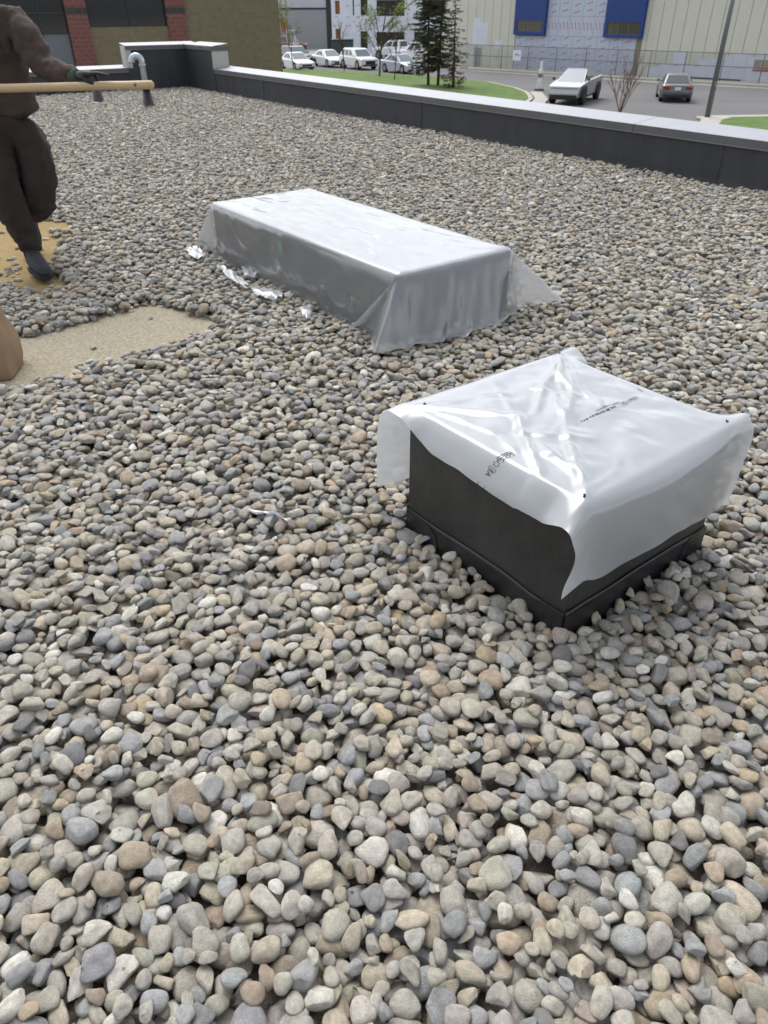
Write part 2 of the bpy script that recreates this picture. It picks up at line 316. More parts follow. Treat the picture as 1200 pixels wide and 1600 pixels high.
def drop(x0, x1, y0, y1, dens, res=.007, periodic=False, blocked=None, thin=None, zmax=.074):
    nx, ny = int((x1 - x0) / res), int((y1 - y0) / res); H = np.zeros((nx, ny), np.float32)
    if blocked is not None: H[blocked(x0 + (np.arange(nx)[:, None] + .5) * res + np.zeros((1, ny)), y0 + (np.arange(ny)[None] + .5) * res + np.zeros((nx, 1)))] = 9
    n = int(dens * (x1 - x0) * (y1 - y0))
    a = np.exp(rng.normal(math.log(.0238), .23, n)).clip(.010, .040); bb = a * rng.uniform(.58, .9, n); cc = np.minimum(bb * .9, a * rng.uniform(.34, .58, n))
    order = np.argsort(-a * rng.uniform(.55, 1.5, n)); a, bb, cc = a[order], bb[order], cc[order]
    yaw = rng.uniform(0, 2 * pi, n); K = 12
    cxs = rng.uniform(x0, x1, (n, K)); cys = rng.uniform(y0, y1, (n, K))
    tl = rng.normal(0, .12, (n, 2))
    thk = thin(cxs, cys) if thin is not None else np.ones((n, K), bool)
    out = []
    for i in range(n):
        ix = ((cxs[i] - x0) / res).astype(int).clip(0, nx - 1); iy = ((cys[i] - y0) / res).astype(int).clip(0, ny - 1)
        o = max(1, int(bb[i] / res * .8))
        hs = H[ix, iy] + .5 * (H[(ix + o) % nx, iy] + H[(ix - o) % nx, iy] + H[ix, (iy + o) % ny] + H[ix, (iy - o) % ny]) + np.where(thk[i], 0, 50)
        k = int(hs.argmin())
        if not thk[i, k]: continue
        cx, cy = ix[k], iy[k]; h = int(a[i] / res) + 1
        xs = np.arange(cx - h, cx + h + 1); ys = np.arange(cy - h, cy + h + 1)
        if periodic: xs %= nx; ys %= ny
        elif xs[0] < 0 or ys[0] < 0 or xs[-1] >= nx or ys[-1] >= ny: continue
        P = H[np.ix_(xs, ys)]
        Pm = np.minimum(P, .12)
        g = np.arange(-h, h + 1) * res
        gx = (Pm * g[:, None]).sum() / ((g ** 2).sum() * len(g)); gy = (Pm * g[None]).sum() / ((g ** 2).sum() * len(g))
        gx, gy = max(-.7, min(.7, gx * .65)), max(-.7, min(.7, gy * .65))
        nrm = np.array((-gx + tl[i, 0], -gy + tl[i, 1], 1.0)); nrm /= math.sqrt(nrm @ nrm)
        xa = np.array((cos(yaw[i]), sin(yaw[i]), 0)); xa = xa - nrm * (xa @ nrm); xa /= math.sqrt(xa @ xa)
        ya = np.array((nrm[1] * xa[2] - nrm[2] * xa[1], nrm[2] * xa[0] - nrm[0] * xa[2], nrm[0] * xa[1] - nrm[1] * xa[0]))
        Rm = np.stack((xa, ya, nrm), 1); Q = (Rm / np.array((a[i], bb[i], cc[i])) ** 2) @ Rm.T
        X, Y = g[:, None], g[None]
        B = Q[0, 2] * X + Q[1, 2] * Y; C = Q[0, 0] * X * X + 2 * Q[0, 1] * X * Y + Q[1, 1] * Y * Y - 1
        D = B * B - Q[2, 2] * C; ok = D > 0; sq = np.sqrt(np.where(ok, D, 0)) / Q[2, 2]; mid = -B / Q[2, 2]
        zc = np.where(ok, P - (mid - sq), -9).max() - .22 * cc[i]
        if zc + .5 * cc[i] > zmax: continue
        H[np.ix_(xs, ys)] = np.where(ok, np.maximum(P, zc + mid + sq), P)
        e = Matrix(Rm.tolist()).to_euler()
        out.append((x0 + (cx + .5) * res, y0 + (cy + .5) * res, zc, e.x, e.y, e.z, a[i] * 1.06, bb[i] * 1.06, cc[i] * 1.06))
    return np.array(out), H
def blocked(X, Y):
    m_ = np.zeros(X.shape, bool)
    for B, yw, al, bw_ in ((B1, BYAW1, A1L, B1W), (B2, BYAW2, A2L, B2W)):
        lx, ly = w2loc(B, yw, X, Y); m_ |= (lx > -.006) & (lx < bw_ + .006) & (ly > -.006) & (ly < al + .006)
    return m_
def thin(X, Y):
    keep = np.ones(X.shape, bool); rn = rng.random(X.shape)
    X = X + .03 * np.sin(21 * Y + 3 * np.sin(9 * X)) + rng.normal(0, .022, X.shape); Y = Y + .03 * np.sin(19 * X + 2 * np.sin(13 * Y)) + rng.normal(0, .022, Y.shape)
    f = in_poly(X, Y, FOAM); keep &= ~f | (rn < .007)
    f = in_poly(X, Y, TANP); keep &= ~f | (rn < .0006)
    for sx, sy, r in SPOT:
        d = np.hypot(X - sx, Y - sy) / r; keep &= (d > 1.25) | (rn < .03) | ((d > .8) & (rn < .2))
    return keep
NX0, NX1, NY0, NY1 = -3.4, 2.6, .25, 6.4
near, Hn = drop(NX0, NX1, NY0, NY1, 1150, blocked=blocked, thin=thin)
tile, _ = drop(0, 3, 0, 3, 1150, periodic=True)
far = []
for i in range(-7, 4):
    for j in range(0, 8):
        q = tile.copy(); q[:, 0] += i * 3 + .4; q[:, 1] += j * 3 - .2; far.append(q)
far = np.concatenate(far)
inn = (far[:, 0] > NX0 + .02) & (far[:, 0] < NX1 - .02) & (far[:, 1] > NY0 + .02) & (far[:, 1] < NY1 - .02)
s_, t_ = far[:, 0] * RU.x + far[:, 1] * RU.y, far[:, 0] * RV.x + far[:, 1] * RV.y
ang_ok = (np.abs(far[:, 0]) < .66 * (far[:, 1] + 2.4)) & (far[:, 1] > -1)
pat = in_poly(far[:, 0], far[:, 1], FOAM) | in_poly(far[:, 0], far[:, 1], TANP)
far = far[~inn & (s_ < S_PAR - .035) & (t_ < T_PAR - .035) & ang_ok & ~pat]
# the bed is not level: gentle heaps
allst = np.concatenate((near, far)); farz = np.array([.016 * mnoise.noise(Vector((x * .7, y * .7, 3))) for x, y in far[:, :2]])
allst[len(near):, 2] += farz
N = len(allst); cols = stone_cols(N); cols = (cols * .78 + cols.mean(0) * .22) * 1.11 * np.array((.995, 1.0, .99)); vid = rng.integers(0, N_VAR, N)
# the 300 that show largest: near, in the frame, top of the heap
dv = allst[:, :3] - np.array((0, 0, H_CAM)); zc_ = dv @ np.array(fwd); pxx = 600 + F_PX * (dv @ np.array(RX)) / np.maximum(zc_, .01); pyy = 800 - F_PX * (dv @ np.array(UX)) / np.maximum(zc_, .01)
hx = ((allst[:, 0] - NX0) / .007).astype(int).clip(0, Hn.shape[0] - 1); hy = ((allst[:, 1] - NY0) / .007).astype(int).clip(0, Hn.shape[1] - 1)
top_ok = (np.arange(N) < len(near)) & (allst[:, 2] + allst[:, 8] * .75 > Hn[hx, hy])
size_px = np.sqrt(allst[:, 6] * allst[:, 7]) / np.maximum(zc_, .01) * ((pxx > 5) & (pxx < 1195) & (pyy < 1595) & (zc_ > 0) & top_ok)
big300 = np.argsort(-size_px)[:300]; isbig = np.zeros(N, bool); isbig[big300] = True
for i in big300:
    o = bpy.data.objects.new('stone', variants[vid[i]]); COL.objects.link(o); o.parent = roof
    o.location = allst[i, :3]; o.rotation_euler = allst[i, 3:6]; o.scale = allst[i, 6:9]; o['stone_col'] = [float(c) for c in cols[i]] + [1.0]
rest = ~isbig; RS = allst[rest]
me = bpy.data.meshes.new('stone_ballast'); me.vertices.add(len(RS)); me.vertices.foreach_set('co', RS[:, :3].astype(np.float32).ravel())
for nm, dat in (('st_rot', RS[:, 3:6]), ('st_scl', RS[:, 6:9])):
    at = me.attributes.new(nm, 'FLOAT_VECTOR', 'POINT'); at.data.foreach_set('vector', dat.astype(np.float32).ravel())
at = me.attributes.new('st_vid', 'INT', 'POINT'); at.data.foreach_set('value', vid[rest].astype(np.int32))
at = me.attributes.new('stone_col', 'FLOAT_COLOR', 'POINT'); at.data.foreach_set('color', np.concatenate((cols[rest], np.ones((len(RS), 1))), 1).astype(np.float32).ravel())
vcol = bpy.data.collections.new('stone_shapes')
for k, vme in enumerate(variants): vcol.objects.link(bpy.data.objects.new('stone_shape_%02d' % k, vme))
ball = link('stone_ballast', me, M_stone, roof); tag(ball, kind='stuff')
ng = bpy.data.node_groups.new('scatter_stones', 'GeometryNodeTree')
ng.interface.new_socket('Geometry', in_out='INPUT', socket_type='NodeSocketGeometry'); ng.interface.new_socket('Geometry', in_out='OUTPUT', socket_type='NodeSocketGeometry')
gi = ng.nodes.new('NodeGroupInput'); go = ng.nodes.new('NodeGroupOutput'); ip = ng.nodes.new('GeometryNodeInstanceOnPoints'); ci = ng.nodes.new('GeometryNodeCollectionInfo')
ci.inputs['Collection'].default_value = vcol; ci.inputs['Separate Children'].default_value = True; ci.inputs['Reset Children'].default_value = True
def nattr(nm, ty):
    n = ng.nodes.new('GeometryNodeInputNamedAttribute'); n.data_type = ty; n.inputs['Name'].default_value = nm; return n.outputs['Attribute']
ip.inputs['Pick Instance'].default_value = True
ng.links.new(gi.outputs[0], ip.inputs['Points']); ng.links.new(ci.outputs[0], ip.inputs['Instance']); ng.links.new(nattr('st_vid', 'INT'), ip.inputs['Instance Index'])
er = ng.nodes.new('FunctionNodeEulerToRotation'); ng.links.new(nattr('st_rot', 'FLOAT_VECTOR'), er.inputs[0]); ng.links.new(er.outputs[0], ip.inputs['Rotation'])
ng.links.new(nattr('st_scl', 'FLOAT_VECTOR'), ip.inputs['Scale']); ng.links.new(ip.outputs[0], go.inputs[0])
md = ball.modifiers.new('scatter', 'NODES'); md.node_group = ng
print('stones', N, 'near', len(near))

# exposed boards between the stones
M_foam = mat('yellow_foam', lin(138, 117, 74), .95, var=.14, scale=9, bump=.5, bscale=90)
M_tan = mat('tan_board', lin(136, 128, 110), .95, var=.25, scale=60, bump=.5, bscale=160, col2=lin(172, 164, 142))
def board(name, poly, z, m_, lab):
    cx = sum(p[0] for p in poly) / len(poly); cy = sum(p[1] for p in poly) / len(poly)
    b = MB(); b.prism([(p[0] + (p[0] - cx) * .06, p[1] + (p[1] - cy) * .06) for p in poly], .001, z); return tag(b.build(name, m_), lab, 'roof board')
board('insulation_board', FOAM, .005, M_foam, 'yellow foam insulation laid bare around the worker\'s boots')
board('protection_board', TANP, .004, M_tan, 'tan gritty board swept bare of stones beside the paper sack')
# ================================================================== CURBS AND THEIR SHEETS
M_rub = mat('rubber_curb', lin(50, 49, 48), .55, var=.3, scale=5, bump=.12, bscale=25, spec=.4, col2=lin(64, 63, 61))
M_rub2 = mat('rubber_flashing', lin(38, 38, 39), .38, var=.35, scale=9, bump=.14, bscale=30, spec=.5)
M_wood = mat('nailer_wood', lin(176, 148, 106), .8, var=.15, scale=4, stretch=(1, 8, 8))
M_board = mat('pale_cover_board', lin(138, 144, 152), .7, var=.05, scale=3)
def curb(name, B, yaw, Wx, Ly, zt, lab):
    root = empty(name, B, yaw); tag(root, lab, 'roof curb')
    F = [(0, 0, Wx, 0), (Wx, 0, Wx, Ly), (Wx, Ly, 0, Ly), (0, Ly, 0, 0)]      # BC, CD, DA, AB
    for k, (x0, y0, x1, y1) in enumerate(F):
        d = Vector((x1 - x0, y1 - y0, 0)); Ln = d.length; d /= Ln; n = Vector((d.y, -d.x, 0)); o0 = Vector((x0, y0, 0))
        nx, nz = max(8, int(Ln / .06)), 8
        def grid(nm, l0, l1, z0, z1, off, m_, amp, seed, zw=0):
            b = MB(); rows = []
            for j in range(nz + 1):
                row = []
                for i in range(nx + 1):
                    l = l0 + (l1 - l0) * i / nx; f = j / nz
                    z = z0 + (z1 - z0) * f + (zw * fbm(l * 6, seed) * f if zw else 0)
                    e = min(l, Ln - l); a = amp * min(1, e / .08)
                    row.append(b.bm.verts.new(o0 + d * l + n * (off + a * fbm(l * 3.5, z * 4, seed)) + Vector((0, 0, z))))
                rows.append(row)
            for r0, r1 in zip(rows, rows[1:]):
                for i in range(nx): b.bm.faces.new((r0[i], r0[i + 1], r1[i + 1], r1[i]))
            return b.build(nm, m_, root, smooth=True)
        grid('side_sheet', 0, Ln, 0, zt, 0.0, M_rub, .006, k + zt)
        fl = grid('base_flashing', -.003, Ln + .003, 0, .125, .0070, M_rub2, .003, k + 5 + zt, .012)
        md = fl.modifiers.new('thick', 'SOLIDIFY'); md.thickness = .002; md.offset = 0
        # rounded patch wrapped on the corner, and one vertical lap
        b = MB(); pts = [(.0, .0), (.15, .0), (.16, .04), (.15, .085), (.11, .115), (.0, .12)]
        vs_ = [b.bm.verts.new(o0 + d * x + n * .0100 + Vector((0, 0, z))) for x, z in pts]; b.bm.faces.new(vs_)
        vs_ = [b.bm.verts.new(o0 + d * (Ln - x * .8) + n * .0106 + Vector((0, 0, z * 1.05))) for x, z in pts]; b.bm.faces.new(vs_)
        pt = b.build('corner_patch', M_rub2, root); md = pt.modifiers.new('thick', 'SOLIDIFY'); md.thickness = .0006; md.offset = 0
    b = MB()
    for (x0, y0, x1, y1) in ((.003, .003, Wx - .003, .06), (.003, Ly - .06, Wx - .003, Ly - .003), (.003, .063, .06, Ly - .063), (Wx - .06, .063, Wx - .003, Ly - .063)):
        b.box(((x0 + x1) / 2, (y0 + y1) / 2, zt - .02), (x1 - x0, y1 - y0, .036))
    b.build('nailer', M_wood, root)
    MB().box((Wx / 2, Ly / 2, zt - .0005), (Wx - .012, Ly - .012, .004)).build('cover_board', M_board, root)
    return root
curb('roof_curb', B1, BYAW1, B1W, A1L, B1H - .012, 'square black rubber covered roof curb nearest the camera')
curb('roof_curb', B2, BYAW2, B2W, A2L, B2H - .012, 'long dark roof curb under the clear sheet in the middle')

def poly_mat(name, transp, white, rough, wr, tint=(1, 1, 1), trl=.45):
    mt = bpy.data.materials.new(name); mt.use_nodes = True; t = mt.node_tree; t.nodes.clear(); N_ = t.nodes.new; Lk = t.links.new
    c = (white * tint[0], white * tint[1], white * tint[2], 1)
    df = N_('ShaderNodeBsdfDiffuse'); df.inputs[0].default_value = c; tr = N_('ShaderNodeBsdfTranslucent'); tr.inputs[0].default_value = c
    tp = N_('ShaderNodeBsdfTransparent'); gl = N_('ShaderNodeBsdfGlossy'); gl.inputs['Roughness'].default_value = rough; gl.inputs[0].default_value = (1, 1, 1, 1)
    m1 = N_('ShaderNodeMixShader'); m1.inputs[0].default_value = trl; Lk(df.outputs[0], m1.inputs[1]); Lk(tr.outputs[0], m1.inputs[2])
    m2 = N_('ShaderNodeMixShader'); m2.inputs[0].default_value = transp; Lk(m1.outputs[0], m2.inputs[1]); Lk(tp.outputs[0], m2.inputs[2])
    lw = N_('ShaderNodeLayerWeight'); lw.inputs[0].default_value = .5
    pw_ = N_('ShaderNodeMath'); pw_.operation = 'POWER'; pw_.inputs[1].default_value = 4.0; Lk(lw.outputs['Facing'], pw_.inputs[0])
    sc = N_('ShaderNodeMath'); sc.operation = 'MULTIPLY_ADD'; sc.inputs[1].default_value = .7; sc.inputs[2].default_value = .08; Lk(pw_.outputs[0], sc.inputs[0])
    m3 = N_('ShaderNodeMixShader'); Lk(sc.outputs[0], m3.inputs[0]); Lk(m2.outputs[0], m3.inputs[1]); Lk(gl.outputs[0], m3.inputs[2])
    tcn = N_('ShaderNodeTexCoord'); mp = N_('ShaderNodeMapping'); mp.inputs['Scale'].default_value = wr[0]; Lk(tcn.outputs['Object'], mp.inputs[0])
    nn = N_('ShaderNodeTexNoise'); nn.inputs['Scale'].default_value = 1; nn.noise_type = 'RIDGED_MULTIFRACTAL'; nn.inputs['Detail'].default_value = 3; nn.inputs['Distortion'].default_value = .8; Lk(mp.outputs[0], nn.inputs['Vector'])
    bp = N_('ShaderNodeBump'); bp.inputs['Strength'].default_value = wr[1]; bp.inputs['Distance'].default_value = .02; Lk(nn.outputs[0], bp.inputs['Height'])
    for s in (gl, df): Lk(bp.outputs[0], s.inputs['Normal'])
    Lk(bp.outputs[0], lw.inputs['Normal'])
    o = N_('ShaderNodeOutputMaterial'); Lk(m3.outputs[0], o.inputs[0]); return mt
M_poly1 = poly_mat('milky_poly', .12, .60, .20, ((5, 5, 5), .05), (.92, .96, 1))
M_poly2 = poly_mat('clear_poly', .53, .58, .16, ((11, 3.5, 6), .16), (.92, .96, 1))
def smooth01(x): x = max(0., min(1., x)); return x * x * (3 - 2 * x)
def axis_grid(lo, a, b_, hi, step):
    out = []
    for p, q in ((lo, a), (a, b_), (b_, hi)):
        n = max(1, round((q - p) / step)); out += [p + (q - p) * k / n for k in range(n)]
    return out + [hi]
def ridge(x, y, x0, y0, x1, y1, w_, amp, t0=.15, t1=.15):
    dx, dy = x1 - x0, y1 - y0; L2 = dx * dx + dy * dy; t = ((x - x0) * dx + (y - y0) * dy) / L2
    if t < -.05 or t > 1.05: return 0
    d = abs((x - x0) * dy - (y - y0) * dx) / math.sqrt(L2)
    k = smooth01((t + .05) / t0) * smooth01((1.05 - t) / t1)
    return amp * k * max(0, 1 - d / w_) ** 1.6
Wf, Lf, Zf = B1W, A1L, B1H + .002
RID = [  # tension folds on the near sheet: x along B->C, y along B->A (fractions), width, height
    (.01, .01, .60, .66, .014, .012), (.03, .01, .82, .84, .012, .010), (.50, .50, .985, .985, .020, .014), (.36, .60, .98, .98, .016, .012), (.64, .44, .985, .97, .014, .010), (.70, .62, .98, .985, .010, .007),
    (.01, .985, .30, .62, .016, .014), (.30, .62, .14, .40, .020, .015), (.01, .985, .44, .80, .012, .010), (.04, .90, .12, .56, .012, .009), (.12, .56, .06, .40, .012, .009),
    (.15, .42, .00, .24, .018, .014), (.00, .24, -.02, .12, .016, .010), (.02, .03, .28, .30, .012, .009), (.10, .10, .20, .42, .014, .011), (.40, .28, .18, .52, .014, .009), (.74, .30, .55, .62, .009, .006), (.50, .74, .72, .56, .010, .007),
    (.01, .01, .36, .12, .010, .007), (.22, .5, .46, .95, .012, .007), (.30, .40, .52, .52, .010, .006), (.60, .20, .46, .44, .010, .005), (.2, .2, .1, .36, .01, .008), (.55, .8, .6, .6, .012, .008)]
def top1(x, y):
    u, v = x / Wf, y / Lf; z = 0
    for a, b_, c, d, w_, h in RID:
        wob = .018 * fbm(u * 5, v * 5, a * 7 + d)
        z += ridge(x + wob, y - wob, a * Wf, b_ * Lf, c * Wf, d * Lf, w_, h)
    e = max(0, min(u, 1 - u, v, 1 - v))
    z += smooth01(e / .2) * (.004 + .010 * fbm(x * 5, y * 5, 4) + .007 * fbm(x * 11, y * 11, 9)) + smooth01(e / .06) * .0022 * fbm(x * 26, y * 26, 2)
    return z
LIP = .13
def lip1(y):                                                # overhang on the open black face
    f = max(0, min(1, y / Lf)); return .100 + .006 * sin(f * 7) - .050 * smooth01((f - .72) / .28) - .012 * smooth01((.2 - f) / .2)
def arc1(l, cy):
    k = (.62 + .38 * smooth01(cy / .09)) * (.45 + .55 * smooth01((Lf - cy) / .12)); a0, a1 = R(38) * k, R(78) * k; n_ = 6; x_ = z_ = 0
    for q in range(n_):
        th = a0 + (a1 - a0) * ((q + .5) / n_) * min(1, l / .13); x_ -= cos(th) * l / n_; z_ -= sin(th) * l / n_
    return x_, z_
def pos1(x, y):
    cx, cy = min(max(x, 0), Wf), min(max(y, 0), Lf); dx, dy = x - cx, y - cy
    p = Vector((cx, cy, Zf + top1(cx, cy)))
    ly = abs(dy)
    if dx and not dy:
        if dx < 0:                                          # bends over the edge in a soft arc
            l = -dx * lip1(cy) / LIP; x_, z_ = arc1(l, cy); return p + Vector((x_, 0, z_ + .006 * fbm(cy * 14, l * 9, 5) * l / .1))
        e = min(cy, Lf - cy); th = R(86) * smooth01(e / .2); l = dx
        p += Vector((l * cos(th) + .012 * min(1, l / .02), 0, -l * sin(th))); return p
    if dy:
        f = cx / Wf
        if dy < 0:                                          # curtain over the right-hand face
            r = .032 + .028 * sin(pi * f); o = r * (1 - math.exp(-ly / .035)); lv = (.248 + .038 * f + .010 * fbm(cx * 9, 1) + .010 * sin(f * 9)) / .4
            o += .006 * (fbm(cx * 7, ly * 4, 3) + .4) * ly / .2 + .012 * (1 - abs(2 * f - 1)) * 0
            q = ly * lv; p = Vector((cx, -o, p.z - q + .45 * o * (1 - math.exp(-q / .06)))) 
        else:
            r = .045 + .045 * (1 - f); o = r * (1 - math.exp(-ly / .05)); q = ly * .93
            p = Vector((cx, Lf + o + .01 * fbm(cx * 6, ly * 5, 8), p.z - q + .55 * o))
        if dx:
            l = abs(dx) * (lip1(cy) / LIP if dx < 0 else 1.0)
            if dx < 0:
                x_, z_ = arc1(l, cy); f2_ = math.exp(-ly / .06); ext = -l * (1 - .30 * math.exp(-((ly - .22) / .1) ** 2) * (dy < 0) + .10 * smooth01((ly - .26) / .1) * (dy < 0))
                p += Vector((x_ * f2_ + ext * (1 - f2_), (.25 * l if dy > 0 else -.1 * l) * (1 - f2_), z_ * f2_ - .06 * l * (1 - f2_)))
            else: p += Vector((l * (1 - .75 * smooth01(ly / .4)), (.25 * l if dy > 0 else -.1 * l), -.06 * l))
    return p
def drape(name, pos, gx, gy, m_, root_loc, yaw, lab, relax, clampz=None, thick=.0006):
    nx, ny = len(gx), len(gy); V = np.array([[pos(x, y) for y in gy] for x in gx], float)
    for _ in range(relax):
        W_ = V.copy(); W_[1:-1, 1:-1] = (V[:-2, 1:-1] + V[2:, 1:-1] + V[1:-1, :-2] + V[1:-1, 2:]) / 4
        V = V * .5 + W_ * .5
    if clampz is not None: V[..., 2] = np.maximum(V[..., 2], clampz(V))
    fc = [(i * ny + j, (i + 1) * ny + j, (i + 1) * ny + j + 1, i * ny + j + 1) for i in range(nx - 1) for j in range(ny - 1)]
    o = link(name, mesh(name, V.reshape(-1, 3), fc), m_, smooth=True, loc=root_loc, rz=yaw); tag(o, lab, 'plastic sheet')
    return o, V
gx1 = axis_grid(-LIP, 0, Wf, Wf + .07, .0085); gy1 = axis_grid(-.4, 0, Lf, Lf + .4, .0085)
sheet1, V1 = drape('plastic_sheet', pos1, gx1, gy1, M_poly1, B1, BYAW1, 'milky white plastic sheet with black print draped over the nearest square curb', 2)
def on_sheet1(x, y):
    i = min(max(np.searchsorted(gx1, x) - 1, 0), len(gx1) - 2); j = min(max(np.searchsorted(gy1, y) - 1, 0), len(gy1) - 2)
    a = (x - gx1[i]) / (gx1[i + 1] - gx1[i]); b_ = (y - gy1[j]) / (gy1[j + 1] - gy1[j])
    p = Vector(V1[i, j] * (1 - a) * (1 - b_) + V1[i + 1, j] * a * (1 - b_) + V1[i, j + 1] * (1 - a) * b_ + V1[i + 1, j + 1] * a * b_)
    n = Vector(V1[i + 1, j] - V1[i, j]).cross(Vector(V1[i, j + 1] - V1[i, j])).normalized(); return p + n * .0012
M_ink = mat('black_ink', lin(46, 47, 54), .7, var=.2, scale=40)
def print_on(name, polys, x0, y0, ang, size):
    """flat print: 2-D outlines (list of faces) laid on the sheet, read along direction ang"""
    b = MB(); c, s = cos(ang), sin(ang)
    for poly in polys:
        vs_ = [b.bm.verts.new(on_sheet1(x0 + (px * c - py * s) * size, y0 + (px * s + py * c) * size)) for px, py in poly]
        try: b.bm.faces.new(vs_)
        except ValueError: pass
    return b.build(name, M_ink, sheet1)
def text_polys(txt, size=1, x=0, y=0):
    cu = bpy.data.curves.new('t', 'FONT'); cu.body = txt; cu.size = size; o = bpy.data.objects.new('t', cu); me_ = bpy.data.meshes.new_from_object(o)
    out = [[(me_.vertices[i].co.x + x, me_.vertices[i].co.y + y) for i in p.vertices] for p in me_.polygons]
    bpy.data.objects.remove(o); bpy.data.meshes.remove(me_); bpy.data.curves.remove(cu); return out
def bar(x0, y0, x1, y1): return [(x0, y0), (x1, y0), (x1, y1), (x0, y1)]
def frame(x0, y0, x1, y1, w_): return [bar(x0, y0, x1, y0 + w_), bar(x0, y1 - w_, x1, y1), bar(x0, y0 + w_, x0 + w_, y1 - w_), bar(x1 - w_, y0 + w_, x1, y1 - w_)]
def leaf_mark(cx, cy, r):
    pts = []
    for k in range(12):
        a = pi / 2 + k * pi / 6; rr = r * (1 if k % 2 == 0 else .55); pts.append((cx + rr * cos(a), cy + rr * sin(a)))
    return [[pts[k], pts[(k + 1) % 12], (cx + (pts[(k + 1) % 12][0] - cx) * .8, cy + (pts[(k + 1) % 12][1] - cy) * .8), (cx + (pts[k][0] - cx) * .8, cy + (pts[k][1] - cy) * .8)] for k in range(12)]
def small_lines(x, y, w_, n=2):                      # lines too small to read
    out = []; rr = random.Random(int(x * 100 + y * 10)); 
    for k in range(n):
        c = x
        while c < x + w_: l = rr.uniform(.12, .35); out.append(bar(c, y - k * .34, c + l, y - k * .34 + .17)); c += l + .09
    return out
def px_on_top(px, py):                               # sight line -> sheet coordinates on the curb's top
    p = gpt(px, py, Zf); return w2loc(B1, BYAW1, p.x, p.y)
# print runs upside down as seen from the camera: start at the far end, read towards the near edge
mk = text_polys('CCMC', .8, 0, .35) + small_lines(0, .1, 2.3, 2) + leaf_mark(3.05, .38, .62) + frame(3.9, -.22, 7.6, 1.02, .07)
xa, ya, xb, yb = .035, .42 * Lf, -.10, .45 * Lf
print_on('print_mark', mk + text_polys('EA', 1.15, 4.15, .0), xa, ya, math.atan2(yb - ya, xb - xa), math.hypot(xb - xa, yb - ya) / 6.2)
xa, ya = px_on_top(994, 622); xb, yb = px_on_top(906, 660)
mk = text_polys('CCMC', .8, 0, .35) + small_lines(0, .1, 2.3, 2) + leaf_mark(3.05, .38, .62) + frame(3.9, -.22, 7.4, 1.02, .08) + text_polys('EA', 1.1, 4.1, 0)
for k, wd in enumerate((.5, .35, .6, .3, .5, .45, .6, .4, .5, .3, .55, .5, .4)): mk += [bar(7.7 + k * .82, .05, 7.7 + k * .82 + wd, .72 - .03 * k)]
mk += small_lines(5, -.75, 7, 1)
print_on('print_mark', mk, xa, ya, math.atan2(yb - ya, xb - xa), math.hypot(xb - xa, yb - ya) / 18)
xa, ya = px_on_top(996, 608); xb, yb = px_on_top(1010, 616); print_on('print_mark', small_lines(0, .3, 3, 3), xa, ya, math.atan2(yb - ya, xb - xa), .008)
M_staple = mat('staple_steel', lin(40, 40, 42), .4, .5)
for x, y in ((.012, .012), (Wf - .015, .015), (Wf - .02, Lf - .02), (.03, Lf - .03)):
    b = MB(); b.box(on_sheet1(x, y) + Vector((0, 0, .001)), (.007, .004, .003)); b.box(on_sheet1(x + .004, y + .004) + Vector((0, 0, .001)), (.003, .006, .003)); b.build('staple', M_staple, sheet1)

# ---- the long clear sheet
W2, L2, Z2 = B2W, A2L, B2H + .002
OV = .40
def loc3(px, py, z): p = gpt(px, py, z); x, y = w2loc(B2, BYAW2, p.x, p.y); return Vector((x, y, z))
KEYS = {}
def corner_keys(cx, cy, ks):     # ks: (phi degrees, target point); stored as displacement per unit of sheet radius
    o = Vector((cx, cy, Z2)); out = []
    for ph, tgt in ks:
        r = OV / max(cos(R(ph)), sin(R(ph))); out.append((ph, (tgt - o) / r))
    return out
dn = lambda x, y, o=(0, 0): Vector((x + o[0], y + o[1], Z2 - .36))
KEYS[(0, 0)] = corner_keys(0, 0, [(0, dn(0, 0, (-.04, 0))), (12, loc3(575, 500, .09)), (24, loc3(541, 517, .10)), (33, loc3(570, 506, .10)), (40, loc3(582, 520, .08)), (50, loc3(584, 553, .075)), (62, loc3(600, 551, .075)), (76, loc3(622, 547, .075)), (90, dn(0, 0, (.0, -.13)))])
KEYS[(1, 0)] = corner_keys(W2, 0, [(0, dn(W2, 0, (0, -.07))), (20, loc3(826, 483, .05)), (35, loc3(850, 478, .055)), (46, loc3(889, 476, .045)), (58, loc3(876, 473, .07)), (75, loc3(834, 468, .1)), (90, dn(W2, 0, (.05, .0)))])
KEYS[(0, 1)] = corner_keys(0, L2, [(0, dn(0, L2, (-.03, 0))), (20, loc3(325, 392, .06)), (45, loc3(304, 384, .055)), (60, loc3(311, 372, .07)), (90, dn(0, L2, (0, .10)))])
KEYS[(1, 1)] = corner_keys(W2, L2, [(0, dn(W2, L2, (.05, 0))), (45, Vector((W2 + .25, L2 + .25, .06))), (90, dn(W2, L2, (0, .05)))])
def kinterp(ks, ph):
    for (a, va_), (b_, vb_) in zip(ks, ks[1:]):
        if ph <= b_: f = (ph - a) / (b_ - a); f = f * f * (3 - 2 * f); return va_.lerp(vb_, f)
    return ks[-1][1]
